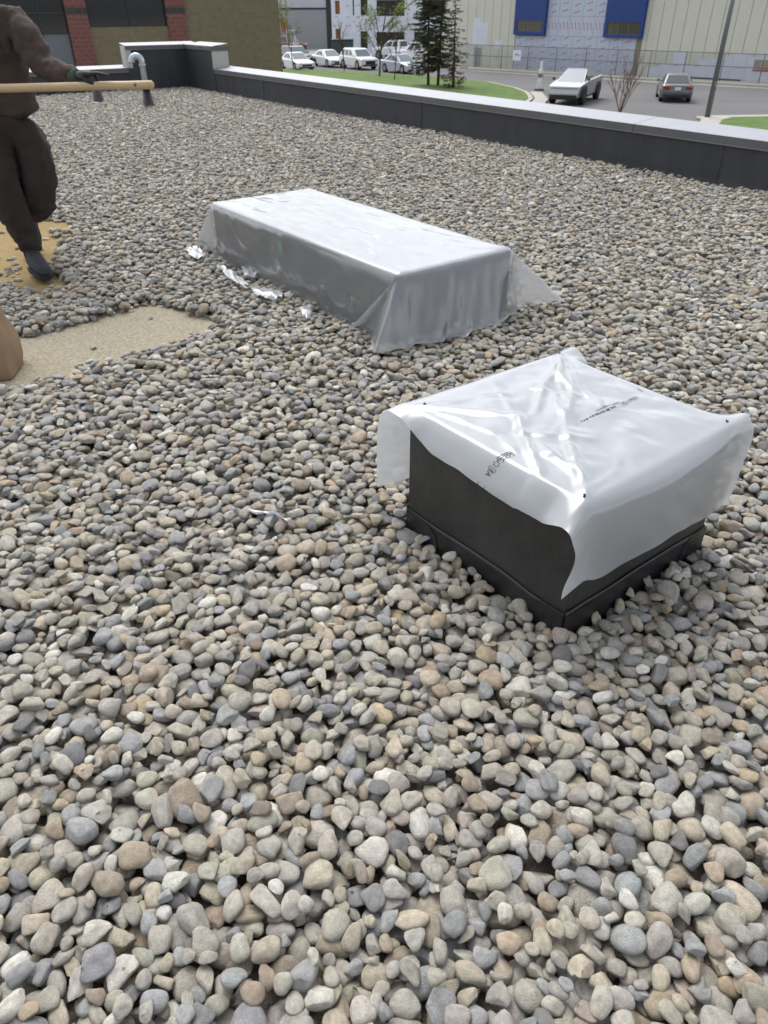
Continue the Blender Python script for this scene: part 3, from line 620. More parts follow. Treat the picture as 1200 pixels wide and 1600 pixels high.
def top2(x, y):
    e = min(x, W2 - x, y, L2 - y); k = smooth01(e / .12)
    z = .004 * smooth01(e / .3) + k * (.009 * fbm(x * 9, y * 2.6, 5) + .006 * fbm(x * 22, y * 7, 1) + .002 * fbm(x * 45, y * 20, 6))
    for (a, b_, c, d) in ((0, 0, .5, .35), (W2, 0, .45, .3), (0, 0, .25, .7), (W2, 0, .6, .6), (0, L2, .4, L2 - .4), (W2, L2, .4, L2 - .5), (.1, .2, .35, 1.2), (.5, .1, .62, .9)):
        z += ridge(x + .02 * fbm(x * 6, y * 6, a + d), y, a, b_, c, d, .02, .007)
    return z
def pos2(x, y):
    cx, cy = min(max(x, 0), W2), min(max(y, 0), L2); dx, dy = x - cx, y - cy; lx, ly = abs(dx), abs(dy)
    if not dx and not dy: return Vector((cx, cy, Z2 + top2(cx, cy)))
    e = Vector((cx, cy, Z2))
    if dx and dy:
        ky = (0 if dx < 0 else 1, 0 if dy < 0 else 1)
        # phi is measured from the first edge named in the keys
        if ky in ((0, 0), (0, 1), (1, 1)): ph = math.degrees(math.atan2(ly, lx))
        else: ph = math.degrees(math.atan2(lx, ly))
        r = math.hypot(lx, ly); p = e + kinterp(KEYS[ky], ph) * r
        return p + Vector((fbm(p.x * 9, p.z * 9, 1), fbm(p.y * 9, p.z * 9, 2), 0)) * .005 * min(1, r / .2)
    if dx:
        f = cy / L2; o = (.02 if dx < 0 else .05) * lx / OV + .020 * (1 - math.exp(-lx / .02)); o += (.010 * fbm(cy * 5, lx * 5, 3) + .006 * (1 - abs(fbm(cy * 7 + lx * 7, lx * 3, 8)) * 2.5)) * min(1, lx / .1)
        return e + Vector((math.copysign(o, dx), 0, -lx * .99))
    f = cx / W2
    if dy < 0: o = .016 * (1 - math.exp(-ly / .02)) + (.115 * (1 - f) + .08 * f + .05 * sin(pi * f)) * ly / OV + .020 * fbm(cx * 9, ly * 3, 7) * min(1, ly / .12) + .012 * (1 - abs(fbm(cx * 15 + ly * 6, ly * 2, 11)) * 2.2) * min(1, ly / .15) + .012 * sin(cx * 26) * ly / OV * smooth01(1 - abs(2 * f - 1))
    else: o = .1 * (1 - f) * ly / OV + .05 * f * ly / OV
    return e + Vector((0, math.copysign(o, dy), -ly * .9))
gx2 = axis_grid(-OV, 0, W2, W2 + OV, .02); gy2 = axis_grid(-OV, 0, L2, L2 + OV, .02)
def clamp2(V):
    return np.where((V[..., 1] < -.02) | (V[..., 0] > W2 + .02) | (V[..., 1] > L2 + .02) | (V[..., 0] < -.06), .074 + .010 * np.sin(V[..., 0] * 47) * np.sin(V[..., 1] * 41), -1)
sheet2, V2_ = drape('plastic_sheet', pos2, gx2, gy2, M_poly2, B2, BYAW2, 'long clear plastic sheet draped to the stones over the low middle curb', 2, clamp2)
# green marking seen through the sheet on the long face
M_green = mat('green_tag', lin(60, 150, 90), .7)
tg = loc3(461, 380, .31)
b = MB(); b.prism([(-.03, -.035), (.01, -.04), (.03, -.01), (.015, .03), (-.005, .045), (-.03, .01)], 0, .002, lambda l, z, o: (-.012 - o, tg.y - l, .30 + z))
b.build('green_tag', M_green, [o for o in bpy.data.objects if o.name.startswith('roof_curb')][1])
# torn ends of the sheet lying among the stones
def scrap(pts, lab, seed):
    P = [gpt(px, py, .082) for px, py in pts]; c = sum(P, Vector()) / len(P); n = 10; k = len(P)
    V, Fc = [Vector((0, 0, .012))], []
    ring = []
    for i in range(k * 4):
        a, f = divmod(i, 4); q = P[a].lerp(P[(a + 1) % k], f / 4) - c; ring.append(q)
    for j in (1, 2, 3):
        for i, q in enumerate(ring):
            s = j / 3; V.append(Vector((q.x * s * (1 + .25 * (j == 3) * fbm(i * .9, seed)), q.y * s * (1 + .25 * (j == 3) * fbm(i * .9, seed + 3)), .034 * fbm(q.x * s * 26, q.y * s * 26, seed) + .010 * (1 - s))))
    K = len(ring)
    for i in range(K): Fc.append((0, 1 + i, 1 + (i + 1) % K))
    for j in (0, 1):
        for i in range(K): Fc.append((1 + j * K + i, 1 + (j + 1) * K + i, 1 + (j + 1) * K + (i + 1) % K, 1 + j * K + (i + 1) % K))
    tag(link('plastic_scrap', mesh('plastic_scrap', V, Fc), M_poly1, smooth=True, loc=c), lab, 'plastic scrap', 'torn plastic scraps beside the long curb')
scrap([(290, 387), (308, 386), (316, 392), (319, 400), (306, 404), (296, 398)], 'small torn plastic scrap at the far left end of the long curb', 1)
scrap([(337, 415), (350, 418), (372, 428), (388, 445), (382, 452), (362, 436)], 'narrow twisted plastic strip lying among the stones by the long curb', 2)
scrap([(394, 452), (418, 448), (441, 458), (440, 466), (420, 466), (402, 462)], 'widest torn plastic scrap, lying flat before the middle of the long curb', 3)
scrap([(376, 417), (396, 416), (404, 426), (396, 433), (382, 430)], 'torn plastic scrap tucked against the foot of the long curb', 4)
scrap([(468, 482), (484, 476), (488, 488), (482, 498), (474, 492)], 'small plastic scrap nearest the front corner of the long curb', 5)
scrap([(380, 797), (396, 794), (430, 800), (453, 808), (452, 814), (424, 806), (394, 803)], 'thin pale plastic sliver lying alone on the stones in the foreground left', 6)
# stones heaped against the long sheet
# ------------------------------------------------------------------ paper sack at the left edge
M_sack = mat('kraft_paper', lin(140, 116, 90), .85, var=.1, scale=5, bump=.35, bscale=9)
sc0 = gpt(-44, 580, .01)
b = MB(); rings = []
for j in range(13):
    f = j / 12; z = f * .56; k = 1 - .30 * max(0, f - .22) ** 1.2 + .03 * sin(f * 3); rg = []
    for i in range(28):
        a = 2 * pi * (i + .5) / 28; cx_, sy_ = cos(a), sin(a); q = (abs(cx_) ** 12 + abs(sy_) ** 12) ** (-1 / 12)
        wob = .012 * fbm(cx_ * 2, sy_ * 2, f * 4) + .006 * fbm(cx_ * 6, sy_ * 6, f * 9)
        rg.append(b.bm.verts.new((cx_ * q * (.23 * k + wob) - .06 * f ** 2, sy_ * q * (.14 * (1 - .75 * f ** 2) + wob), z)))
    rings.append(rg)
for r0, r1 in zip(rings, rings[1:]):
    for i in range(28): b.bm.faces.new((r0[i], r0[(i + 1) % 28], r1[(i + 1) % 28], r1[i]))
b.bm.faces.new(list(reversed(rings[0]))); b.bm.faces.new(rings[-1])
sk = empty('paper_sack', sc0, R(10)); tag(sk, 'brown paper sack standing at the left edge on the bare tan board', 'sack')
bg_ = b.build('bag', M_sack, sk, smooth=True); bg_.data.set_sharp_from_angle(angle=R(32))
b = MB(); b.box((-.07, 0, .575), (.34, .05, .05), bev=.012, seg=2); b.build('folded_top', M_sack, sk, smooth=True)

# ------------------------------------------------------------------ vent pipes
M_galv = mat('galvanised', lin(176, 184, 190), .35, .75, var=.15, scale=12)
M_boot = mat('black_boot', lin(26, 26, 28), .6, var=.1)
def boot(name, px, py, lab, gooseneck):
    p = gpt(px, py, .03); root = empty(name, p); tag(root, lab, 'vent pipe', 'vents by the back parapet')
    hb = .30
    MB().tube([(0, 0, -.03), (0, 0, .02), (0, 0, .04), (0, 0, hb)], [.16, .15, .10, .062], 20).build('rubber_boot', M_boot, root, smooth=True)
    if gooseneck:
        MB().tube([(0, 0, hb - .01), (0, 0, hb + .015), (0, 0, hb + .06)], [.088, .085, .058], 20).build('collar', M_galv, root, smooth=True)
        pts = [(0, 0, hb - .02), (0, 0, hb + .41)] + [(-.085 + .085 * cos(a), -.02 * (1 - cos(a)), hb + .41 + .085 * sin(a)) for a in [R(x) for x in range(15, 181, 15)]] + [(-.17, -.04, hb + .42)]
        MB().tube(pts, .052, 18).build('pipe', M_galv, root, smooth=True)
        MB().tube([(0, 0, hb + .34), (0, 0, hb + .37)], .058, 18).build('band', M_galv, root, smooth=True)
        MB().tube([(-.17, -.04, hb + .43), (-.17, -.04, hb + .395)], .06, 18).build('mouth', M_galv, root, smooth=True)
    else:
        MB().tube([(0, 0, hb - .02), (0, 0, hb + .05)], .05, 16).build('pipe_stub', M_boot, root, smooth=True)
boot('vent_pipe', 233, 167, 'galvanised gooseneck vent pipe rising from a black rubber boot', True)
boot('pipe_boot', 155, 161, 'black rubber pipe boot just below the worker\'s gloved hand', False)
boot('pipe_boot', 93, 150, 'small black pipe boot against the back parapet beside the worker', False)
# ================================================================== PERSON
def skin(name, pts, edges, m_, parent, sub=2, root=0):
    """pts: (x, y, z, radius[, radius2]) joints in world space; grown into one smooth skin"""
    me_ = bpy.data.meshes.new(name); me_.from_pydata([p[:3] for p in pts], edges, []); o = bpy.data.objects.new(name, me_); COL.objects.link(o)
    o.modifiers.new('skin', 'SKIN').use_smooth_shade = True
    for i, p in enumerate(pts):
        sv = me_.skin_vertices[0].data[i]; sv.radius = (p[3], p[4] if len(p) > 4 else p[3]); sv.use_root = (i == root)
    sd_ = o.modifiers.new('sub', 'SUBSURF'); sd_.levels = sub; sd_.render_levels = sub
    dg = bpy.context.evaluated_depsgraph_get(); me2 = bpy.data.meshes.new_from_object(o.evaluated_get(dg)); bpy.data.objects.remove(o); me2.name = name
    return link(name, me2, m_, parent, smooth=True)
def crumple(o, amp, scale, seed, stretch=(1, 1, 1)):
    me_ = o.data; me_.update(); ns = [v.normal.copy() for v in me_.vertices]
    for v, n in zip(me_.vertices, ns):
        c = v.co; v.co = c + n * amp * (mnoise.noise(Vector((c.x * stretch[0], c.y * stretch[1], c.z * stretch[2])) * scale + Vector((seed, 0, 0))) + .5 * (1 - abs(mnoise.noise(Vector((c.x, c.y, c.z * 1.6)) * scale * 1.9 + Vector((0, seed, 0))))) - .3)
    me_.update()
M_shirt = mat('brown_shirt', lin(68, 56, 51), .95, var=.14, scale=7, bump=.5, bscale=24)
M_trous = mat('dark_trousers', lin(46, 38, 35), .95, var=.15, scale=6, bump=.5, bscale=20)
M_skin = mat('skin', lin(176, 128, 104), .6, var=.06)
M_hair = mat('hair', lin(40, 30, 24), .7, var=.2, scale=60)
M_glove = mat('green_glove', lin(58, 78, 70), .9, var=.15, scale=40); M_glove2 = mat('black_glove_palm', lin(30, 31, 33), .7, var=.1)
M_bootl = mat('grey_boot', lin(54, 56, 60), .85, var=.18, scale=25, bump=.2, bscale=120); M_sole = mat('boot_sole', lin(34, 35, 38), .8)
person = base('person', gpt(20, 432, 0)); tag(person, 'worker in brown long sleeves and dark trousers holding a wooden pole', 'person')
sh = Vector((-2.13, 5.16, 1.47)); el = Vector((-2.015, 5.06, 1.215)); wr = Vector((-1.79, 4.99, 1.165))
cx0, cy0 = -2.40, 5.22
pel = (cx0, cy0, .93)
# body: one continuous figure under the clothes
fh = Vector((-2.45, 5.20, .90)); fk = Vector((-2.432, 5.02, .545)); fa = Vector((-2.352, 5.02, .14))
bh = Vector((-2.27, 5.24, .90)); bk = Vector((-2.262, 5.14, .47)); ba = Vector((-2.55, 5.52, .30))
shR = Vector((-2.66, 5.22, 1.46)); elR = Vector((-2.80, 5.10, 1.20)); wrR = Vector((-2.62, 4.93, 1.13))
bp_ = [(*pel, .07), (cx0, cy0, 1.12, .08), (cx0, cy0, 1.33, .115), (cx0, cy0 - .01, 1.47, .08, .07), (cx0 + .01, cy0 - .03, 1.54, .055), (cx0 + .02, cy0 - .05, 1.63, .075, .085), (cx0 + .02, cy0 - .05, 1.72, .078, .092), (cx0 + .02, cy0 - .045, 1.78, .05, .06),
       (*(sh + Vector((-.03, .02, -.03))), .035), (*el, .035), (*wr, .028), (*shR, .035), (*elR, .035), (*wrR, .028), (*fh, .06), (*fk, .05), (*fa, .04), (*bh, .06), (*bk, .05), (*ba, .04)]
body = skin('body', bp_, [(0, 1), (1, 2), (2, 3), (3, 4), (4, 5), (5, 6), (6, 7), (2, 8), (8, 9), (9, 10), (2, 11), (11, 12), (12, 13), (0, 14), (14, 15), (15, 16), (0, 17), (17, 18), (18, 19)], M_skin, person)
hp = Vector((cx0 + .02, cy0 - .05, 1.70))
hb_ = MB(); bmesh.ops.create_icosphere(hb_.bm, subdivisions=3, radius=1)
for v in hb_.bm.verts: v.co = Vector((hp.x + v.co.x * .096, hp.y + .02 + v.co.y * .112, hp.z + .045 + max(v.co.z, -.25 - .3 * v.co.y) * .098))
hb_.build('hair', M_hair, person, smooth=True)
for sx in (-1, 1):
    MB().box((hp.x + sx * .088, hp.y + .005, hp.z - .01), (.018, .04, .06), bev=.008, seg=2).build('ear', M_skin, person, smooth=True)
    MB().box((hp.x + sx * .032, hp.y - .092, hp.z + .01), (.026, .012, .012), bev=.004, seg=2).build('eye', M_hair, person, smooth=True)
MB().box((hp.x, hp.y - .104, hp.z - .022), (.026, .035, .05), bev=.011, seg=2).build('nose', M_skin, person, smooth=True)
MB().box((hp.x, hp.y - .092, hp.z - .065), (.05, .012, .014), bev=.005, seg=2).build('mouth', mat('lips', lin(150, 92, 82), .6), person, smooth=True)
# shirt
def lerp(a, b_, f): return a.lerp(b_, f)
sp = [(cx0 + .015, cy0, .915, .165, .25), (cx0 + .01, cy0, 1.06, .15, .225), (cx0, cy0, 1.22, .145, .21), (cx0, cy0, 1.37, .14, .215), (cx0, cy0, 1.47, .09, .12), (cx0, cy0, 1.52, .07, .065),
      (*(sh + Vector((-.02, 0, -.02))), .095), (*lerp(sh, el, .5), .085), (*el, .08), (*lerp(el, wr, .3), .068), (*lerp(el, wr, .65), .058), (*lerp(el, wr, .97), .046),
      (*shR, .085), (*lerp(shR, elR, .5), .075), (*elR, .066), (*lerp(elR, wrR, .5), .055), (*lerp(elR, wrR, .95), .044)]
shirt = skin('shirt', sp, [(0, 1), (1, 2), (2, 3), (3, 4), (4, 5), (3, 6), (6, 7), (7, 8), (8, 9), (9, 10), (10, 11), (3, 12), (12, 13), (13, 14), (14, 15), (15, 16)], M_shirt, person, sub=3)
crumple(shirt, .026, 8, 3, (1.2, 1.2, .5)); crumple(shirt, .016, 19, 5, (.7, .7, 1.2)); crumple(shirt, .006, 45, 2)
# faded dark print on the chest, a patch of cloth print laid on the shirt
M_print = mat('shirt_print', lin(52, 46, 46), .95, var=.25, scale=30)
b = MB(); rows = []
dg = bpy.context.evaluated_depsgraph_get(); so_ = shirt.data
from mathutils.bvhtree import BVHTree
bvh = BVHTree.FromPolygons([v.co.copy() for v in so_.vertices], [tuple(p.vertices) for p in so_.polygons])
for j in range(5):
    row = []
    for i in range(7):
        pt = Vector((cx0 - .1 + .27 * i / 6, 4.6, 1.24 + .14 * j / 4)); h_ = bvh.ray_cast(pt, Vector((0, 1, 0)))
        row.append(b.bm.verts.new((h_[0] + h_[1] * .003) if h_[0] else pt + Vector((0, .5, 0))))
    rows.append(row)
for r0, r1 in zip(rows, rows[1:]):
    for i in range(6): b.bm.faces.new((r0[i], r0[i + 1], r1[i + 1], r1[i]))
b.build('chest_print', M_print, shirt, smooth=True)
MB().tube([lerp(el, wr, .86), lerp(el, wr, .93), lerp(el, wr, 1.0)], [.054, .053, .050], 18).build('cuff', M_shirt, shirt, smooth=True)
# trousers
tp_ = [(cx0 + .02, cy0, 1.02, .14, .21), (cx0 + .03, cy0, .90, .155, .235), (*lerp(fh, fk, .15), .13), (*lerp(fh, fk, .55), .125), (*fk, .108), (*lerp(fk, fa, .4), .095), (*lerp(fk, fa, .8), .068), (*lerp(fk, fa, .96), .064),
       (*(lerp(bh, bk, .12) + Vector((.02, 0, 0))), .135), (*(lerp(bh, bk, .55) + Vector((.012, 0, 0))), .118), (*(bk + Vector((.01, 0, .0))), .102), (*lerp(bk, ba, .4), .095), (*lerp(bk, ba, .8), .075)]
tro = skin('trousers', tp_, [(0, 1), (1, 2), (2, 3), (3, 4), (4, 5), (5, 6), (6, 7), (1, 8), (8, 9), (9, 10), (10, 11), (11, 12)], M_trous, person, sub=3, root=1)
crumple(tro, .028, 8, 6, (1.2, 1.2, .4)); crumple(tro, .018, 17, 9, (1, 1, .8)); crumple(tro, .006, 40, 2)
# boots
def boot_on(ank, ang, pitch):
    """rounded work boot: shaft, foot and sole grown as rings along the foot"""
    rt = Matrix.Translation(ank) @ Matrix.Rotation(ang, 4, 'Z') @ Matrix.Rotation(pitch, 4, 'X')
    b = MB(); rings = []
    for (y, z, wx, hz) in ((.085, -.075, .030, .045), (.07, -.06, .043, .065), (.03, -.045, .05, .085), (-.02, -.05, .05, .075), (-.07, -.062, .049, .058), (-.12, -.072, .052, .045), (-.165, -.08, .047, .036), (-.195, -.09, .032, .024), (-.205, -.1, .012, .01)):
        rings.append([b.bm.verts.new(rt @ Vector((wx * cos(a) * (1.06 if sin(a) < 0 else 1), y, max(z + hz * sin(a), -.118)))) for a in [2 * pi * k / 16 for k in range(16)]])
    for r0, r1 in zip(rings, rings[1:]):
        for k in range(16): b.bm.faces.new((r0[k], r0[(k + 1) % 16], r1[(k + 1) % 16], r1[k]))
    b.bm.faces.new(rings[0]); b.bm.faces.new(rings[-1])
    bo = b.build('boot', M_bootl, person, smooth=True)
    MB().tube([rt @ Vector((0, .035, -.05)), rt @ Vector((0, .035, .02)), rt @ Vector((0, .04, .075))], [.05, .055, .062], 16).build('shaft', M_bootl, bo, smooth=True)
    b = MB(); out = [(.044, .085), (.052, .02), (.05, -.06), (.055, -.12), (.045, -.18), (.02, -.21), (-.02, -.21), (-.045, -.18), (-.055, -.12), (-.05, -.06), (-.052, .02), (-.044, .085)]
    b.prism(out, -.14, -.112, lambda x, y, z: rt @ Vector((x, y, z))); b.build('sole', M_sole, bo)
    for k in range(4):
        yy = -.03 - .022 * k; zz = .022 - .017 * k
        MB().tube([rt @ Vector((-.034, yy, zz - .014)), rt @ Vector((0, yy, zz + .004)), rt @ Vector((.034, yy, zz - .014))], .0045, 6).build('lace', M_sole, bo, smooth=True)
boot_on(fa + Vector((.015, -.02, .035)), R(38), 0)
boot_on(ba + Vector((-.02, .04, -.02)), R(20), R(66))
# gloves: palm and five fingers, closed over the pole
POLE_A, POLE_B = Vector((-3.15, 4.86, 1.115)), Vector((-1.352, 4.95, 1.138))
pd = (POLE_B - POLE_A).normalized()
def glove(w_, kn, px_pole, side):
    """w_: wrist, kn: middle knuckle; fingers run over the top of the pole and curl down in front of it"""
    d = (kn - w_).normalized(); dirp = pd * side
    pts = [(*w_, .034, .028), (*lerp(w_, kn, .45), .04, .026), (*lerp(w_, kn, .8), .042, .024)]; ed = [(0, 1), (1, 2)]
    def chain(base_i, ps, r):
        last = base_i
        for k, p in enumerate(ps): pts.append((*p, r * (1 - .12 * k))); ed.append((last, len(pts) - 1)); last = len(pts) - 1
    for k, (f, ln) in enumerate(((-.5, .82), (-.17, .95), (.17, 1.0), (.5, .92))):
        kb = kn + Vector((0, 0, .004)) + Vector((f * .02, f * -.075, 0))
        if k == 3 or k == 2:   # the first two fingers lie stretched along the pole
            chain(2, [kb, kb + dirp * .045 * ln + Vector((0, f * -.01, .002)), kb + dirp * .085 * ln + Vector((0, f * -.015, -.004)), kb + dirp * .112 * ln + Vector((0, f * -.018, -.012))], .0105)
        else: chain(2, [kb, kb + dirp * .035 * ln + Vector((0, -.012, -.012)), kb + dirp * .045 * ln + Vector((0, -.02, -.04)), kb + dirp * .03 * ln + Vector((0, -.01, -.06))], .0105)
    tb = lerp(w_, kn, .45); chain(1, [tb + Vector((.012 * side, -.035, -.012)), tb + Vector((.045 * side, -.05, -.03)), tb + Vector((.075 * side, -.05, -.042))], .0125)
    g = skin('glove', pts, ed, M_glove, person, sub=2)
    me_ = g.data; me_.materials.append(M_glove2); lim = lerp(w_, kn, .62)
    for p in me_.polygons:
        if (p.center - lim).dot(d) > 0 or p.center.z < kn.z - .012: p.material_index = 1
    MB().tube([w_ - d * .03, w_ - d * .0, w_ + d * .012], [.043, .042, .036], 16).build('cuff', M_glove, g, smooth=True)
glove(wr + Vector((-.005, -.01, .018)), Vector((-1.70, 4.955, 1.192)), -1.66, 1)
glove(wrR, Vector((-2.55, 4.90, 1.165)), -2.5, 1)
M_pole = mat('ash_wood', lin(184, 160, 124), .6, var=.12, scale=5, stretch=(1, 14, 14), bump=.1, bscale=10)
b = MB(); n = 26; L_ = (POLE_B - POLE_A).length
b.tube([POLE_A + pd * L_ * k / n + Vector((0, 0, .004 * fbm(k * .3, 1))) for k in range(n + 1)] + [POLE_B + pd * .012], [.0225 * (1 + .05 * fbm(k * .5, 3)) * (1 if k > 3 else .9) for k in range(n + 1)] + [.014], 18)
po = base('wooden_pole', POLE_A); tag(po, 'long round pale wooden tool handle held level by the worker', 'tool handle'); b.build('handle', M_pole, po, smooth=True)
b = MB(); b.tube([POLE_B - pd * .09 + Vector((0, -.0226, .002)), POLE_B - pd * .09 + Vector((0, -.0232, .002))], [.009, .007], 10); b.build('knot', mat('knot_wood', lin(120, 84, 52), .7), po)
# the tool's head, out of the frame to the left
b = MB(); b.box(POLE_A + Vector((-.1, 0, 0)), (.3, .03, .22), bev=.01); b.build('blade', M_galv, po)

# ================================================================== BUILDINGS
class Wall:
    """a vertical wall plane: o on the ground, d along it, n towards the camera"""
    def __init__(s, o, d): s.o = Vector((o[0], o[1], 0)); s.d = Vector((d[0], d[1], 0)).normalized(); s.n = Vector((s.d.y, -s.d.x, 0)); s.n = s.n if s.n.dot(-s.o) > 0 else -s.n
    def uv(s, px, py): r_ = ray(px, py); k = (s.o - CAMP).dot(s.n) / r_.dot(s.n); p = CAMP + r_ * k; return (p - s.o).dot(s.d), p.z
    def at(s, l, z, o=0): return s.o + s.d * l + s.n * o + Vector((0, 0, z))
    def slab(s, name, l0, l1, z0, z1, o0, o1, m_, parent, poly=None):
        b = MB(); b.prism(poly or [(l0, z0), (l1, z0), (l1, z1), (l0, z1)], o0, o1, lambda l, z, o: s.at(l, z, o)); return b.build(name, m_, parent)
def glass(name, c, rough=.08):
    mt, t_, b_ = node_mat(name); b_.inputs['Base Color'].default_value = c; b_.inputs['Roughness'].default_value = rough; b_.inputs['Specular IOR Level'].default_value = .7; return mt
M_glass = glass('dark_glass', lin(30, 33, 36)); M_glass2 = glass('blind_glass', lin(96, 104, 112), .15); M_glassb = glass('brownish_glass', lin(84, 82, 70), .1)
M_mull = mat('dark_mullion', lin(40, 42, 44), .5)
def brick_mat(name, c1, c2, mort, w_, h_, bump=.5):
    mt, t_, b_ = node_mat(name); tcn = t_.nodes.new('ShaderNodeTexCoord'); bt = t_.nodes.new('ShaderNodeTexBrick')
    sp_ = t_.nodes.new('ShaderNodeSeparateXYZ'); cb = t_.nodes.new('ShaderNodeCombineXYZ'); t_.links.new(tcn.outputs['Object'], sp_.inputs[0])
    ax = t_.nodes.new('ShaderNodeVectorMath'); ax.operation = 'DOT_PRODUCT'; ax.inputs[1].default_value = tuple(RU); t_.links.new(tcn.outputs['Object'], ax.inputs[0])
    t_.links.new(ax.outputs['Value'], cb.inputs[0]); t_.links.new(sp_.outputs[2], cb.inputs[1]); t_.links.new(cb.outputs[0], bt.inputs['Vector'])
    bt.inputs['Color1'].default_value = c1; bt.inputs['Color2'].default_value = c2; bt.inputs['Mortar'].default_value = mort
    bt.inputs['Scale'].default_value = 1; bt.inputs['Brick Width'].default_value = w_; bt.inputs['Row Height'].default_value = h_; bt.inputs['Mortar Size'].default_value = .012; bt.inputs['Bias'].default_value = 0
    n = t_.nodes.new('ShaderNodeTexNoise'); n.inputs['Scale'].default_value = 3.5; n.inputs['Detail'].default_value = 6; t_.links.new(tcn.outputs['Object'], n.inputs['Vector'])
    mx = t_.nodes.new('ShaderNodeMix'); mx.data_type = 'RGBA'; mx.blend_type = 'OVERLAY'; mx.inputs[0].default_value = .15; t_.links.new(bt.outputs[0], mx.inputs[6]); t_.links.new(n.outputs[0], mx.inputs[7])
    t_.links.new(mx.outputs[2], b_.inputs['Base Color']); b_.inputs['Roughness'].default_value = .92
    bp = t_.nodes.new('ShaderNodeBump'); bp.inputs['Strength'].default_value = bump; bp.inputs['Distance'].default_value = .02; bp.invert = True; t_.links.new(bt.outputs['Fac'], bp.inputs['Height']); t_.links.new(bp.outputs[0], b_.inputs['Normal'])
    return mt
M_tanb = brick_mat('tan_block', lin(124, 113, 90), lin(117, 106, 84), lin(127, 117, 95), .4, .2, .25)
M_redb = brick_mat('red_block', lin(122, 80, 75), lin(112, 72, 68), lin(134, 102, 94), .4, .2, .25)
M_drkb = brick_mat('dark_block', lin(66, 66, 66), lin(56, 56, 57), lin(92, 90, 86), .4, .4)
# --- brick building behind the back parapet
BW = Wall((-16.15, 46), (RU.x, RU.y))
bb_ = base('brick_building', BW.at(0, GZ)); tag(bb_, 'tan block building with red pilasters and dark windows behind the back parapet', 'building')
lR = BW.uv(438, 50)[0]; l1a, l1b = BW.uv(100, 10)[0], BW.uv(133, 10)[0]; l2a, l2b = BW.uv(258, 10)[0], BW.uv(287, 10)[0]
zs = BW.uv(200, 42)[1]; lw0 = l1a - 4.2; zt_ = 5.2
BW.slab('wall', -14, lw0, GZ, zt_, -.4, 0, M_tanb, bb_)
BW.slab('wall', l2b + .0, lR, GZ, zt_, -.4, -.02, M_tanb, bb_)
BW.slab('wall', l1b, l2a, GZ, zs, -.4, -.02, M_tanb, bb_)
BW.slab('wall', l1b, l2a, zs + 2.6, zt_, -.4, -.02, M_tanb, bb_)
BW.slab('wall', lw0, l1a, zs + 2.6, zt_, -.4, -.02, M_tanb, bb_)
BW.slab('roof', -14, lR, zt_, zt_ + .2, -14, .15, M_fascia, bb_)
b = MB(); b.prism([(lR, 0), (lR, -14), (lR - .4, -14), (lR - .4, -.4)], GZ, zt_, lambda l, o, z: BW.at(l - .002, z, o)); b.build('side_wall', M_tanb, bb_)
bz0, bz1 = BW.uv(116, 22)[1], BW.uv(116, 11)[1]
for a, c in ((l1a, l1b), (l2a, l2b), (lw0 - 1.1, lw0)):
    pl = BW.slab('pilaster', a, c, GZ, zt_ - .002, -.38, .12, M_redb, bb_); BW.slab('dark_band', a - .005, c + .005, bz0, bz1, .1, .13, M_drkb, pl)
    BW.slab('dark_band', a - .005, c + .005, bz1 + 2.2, bz1 + 2.6, .1, .13, M_drkb, pl)
def window(W, parent, l0, l1, z0, z1, cols, rows_, gm, off=-.12, fw=.06, name='window', lower=None):
    fr = base(name, W.at(l0, z0)); fr.parent = parent
    fr.matrix_parent_inverse = Matrix.LocRotScale(parent.location, parent.rotation_euler, parent.scale).inverted()
    b = MB(); cl = [l0 + (l1 - l0) * f for f in cols]; rw = [z0 + (z1 - z0) * f for f in rows_]
    f_ = lambda l, z, o: W.at(l, z, o)
    for c in cl: b.prism([(max(l0, c - fw / 2), z0), (min(l1, c + fw / 2), z0), (min(l1, c + fw / 2), z1), (max(l0, c - fw / 2), z1)], off - .02, off + .05, f_)
    for r in rw: b.prism([(l0, max(z0, r - fw / 2)), (l1, max(z0, r - fw / 2)), (l1, min(z1, r + fw / 2)), (l0, min(z1, r + fw / 2))], off - .018, off + .048, f_)
    o = b.build('frame', M_mull if name == 'window' else M_hem); o.parent = fr; o.matrix_parent_inverse = Matrix.Translation(W.at(l0, z0)).inverted()
    for i in range(len(cl) - 1):
        for j in range(len(rw) - 1):
            g_ = gm if not (lower and j == 0) else lower; b = MB(); b.prism([(cl[i], rw[j]), (cl[i + 1], rw[j]), (cl[i + 1], rw[j + 1]), (cl[i], rw[j + 1])], off - .012, off, f_)
            o = b.build('pane', g_); o.parent = fr; o.matrix_parent_inverse = Matrix.Translation(W.at(l0, z0)).inverted()
    b = MB(); b.prism([(l0, z0), (l1, z0), (l1, z1), (l0, z1)], off - .6, off - .55, f_); o = b.build('room_wall', M_mull); o.parent = fr; o.matrix_parent_inverse = Matrix.Translation(W.at(l0, z0)).inverted()
window(BW, bb_, l1b, l2a, zs, zs + 2.6, (0, .52, 1), (0, 1), M_glass)
zl = BW.uv(112, 98)[1] - .3
window(BW, bb_, lw0, l1a, zl, zs + 2.6, (0, .36, .68, 1), (0, .36, .56, 1), M_glass, lower=M_glass2)
BW.slab('wall', lw0, l1a, GZ, zl, -.4, -.02, M_tanb, bb_)
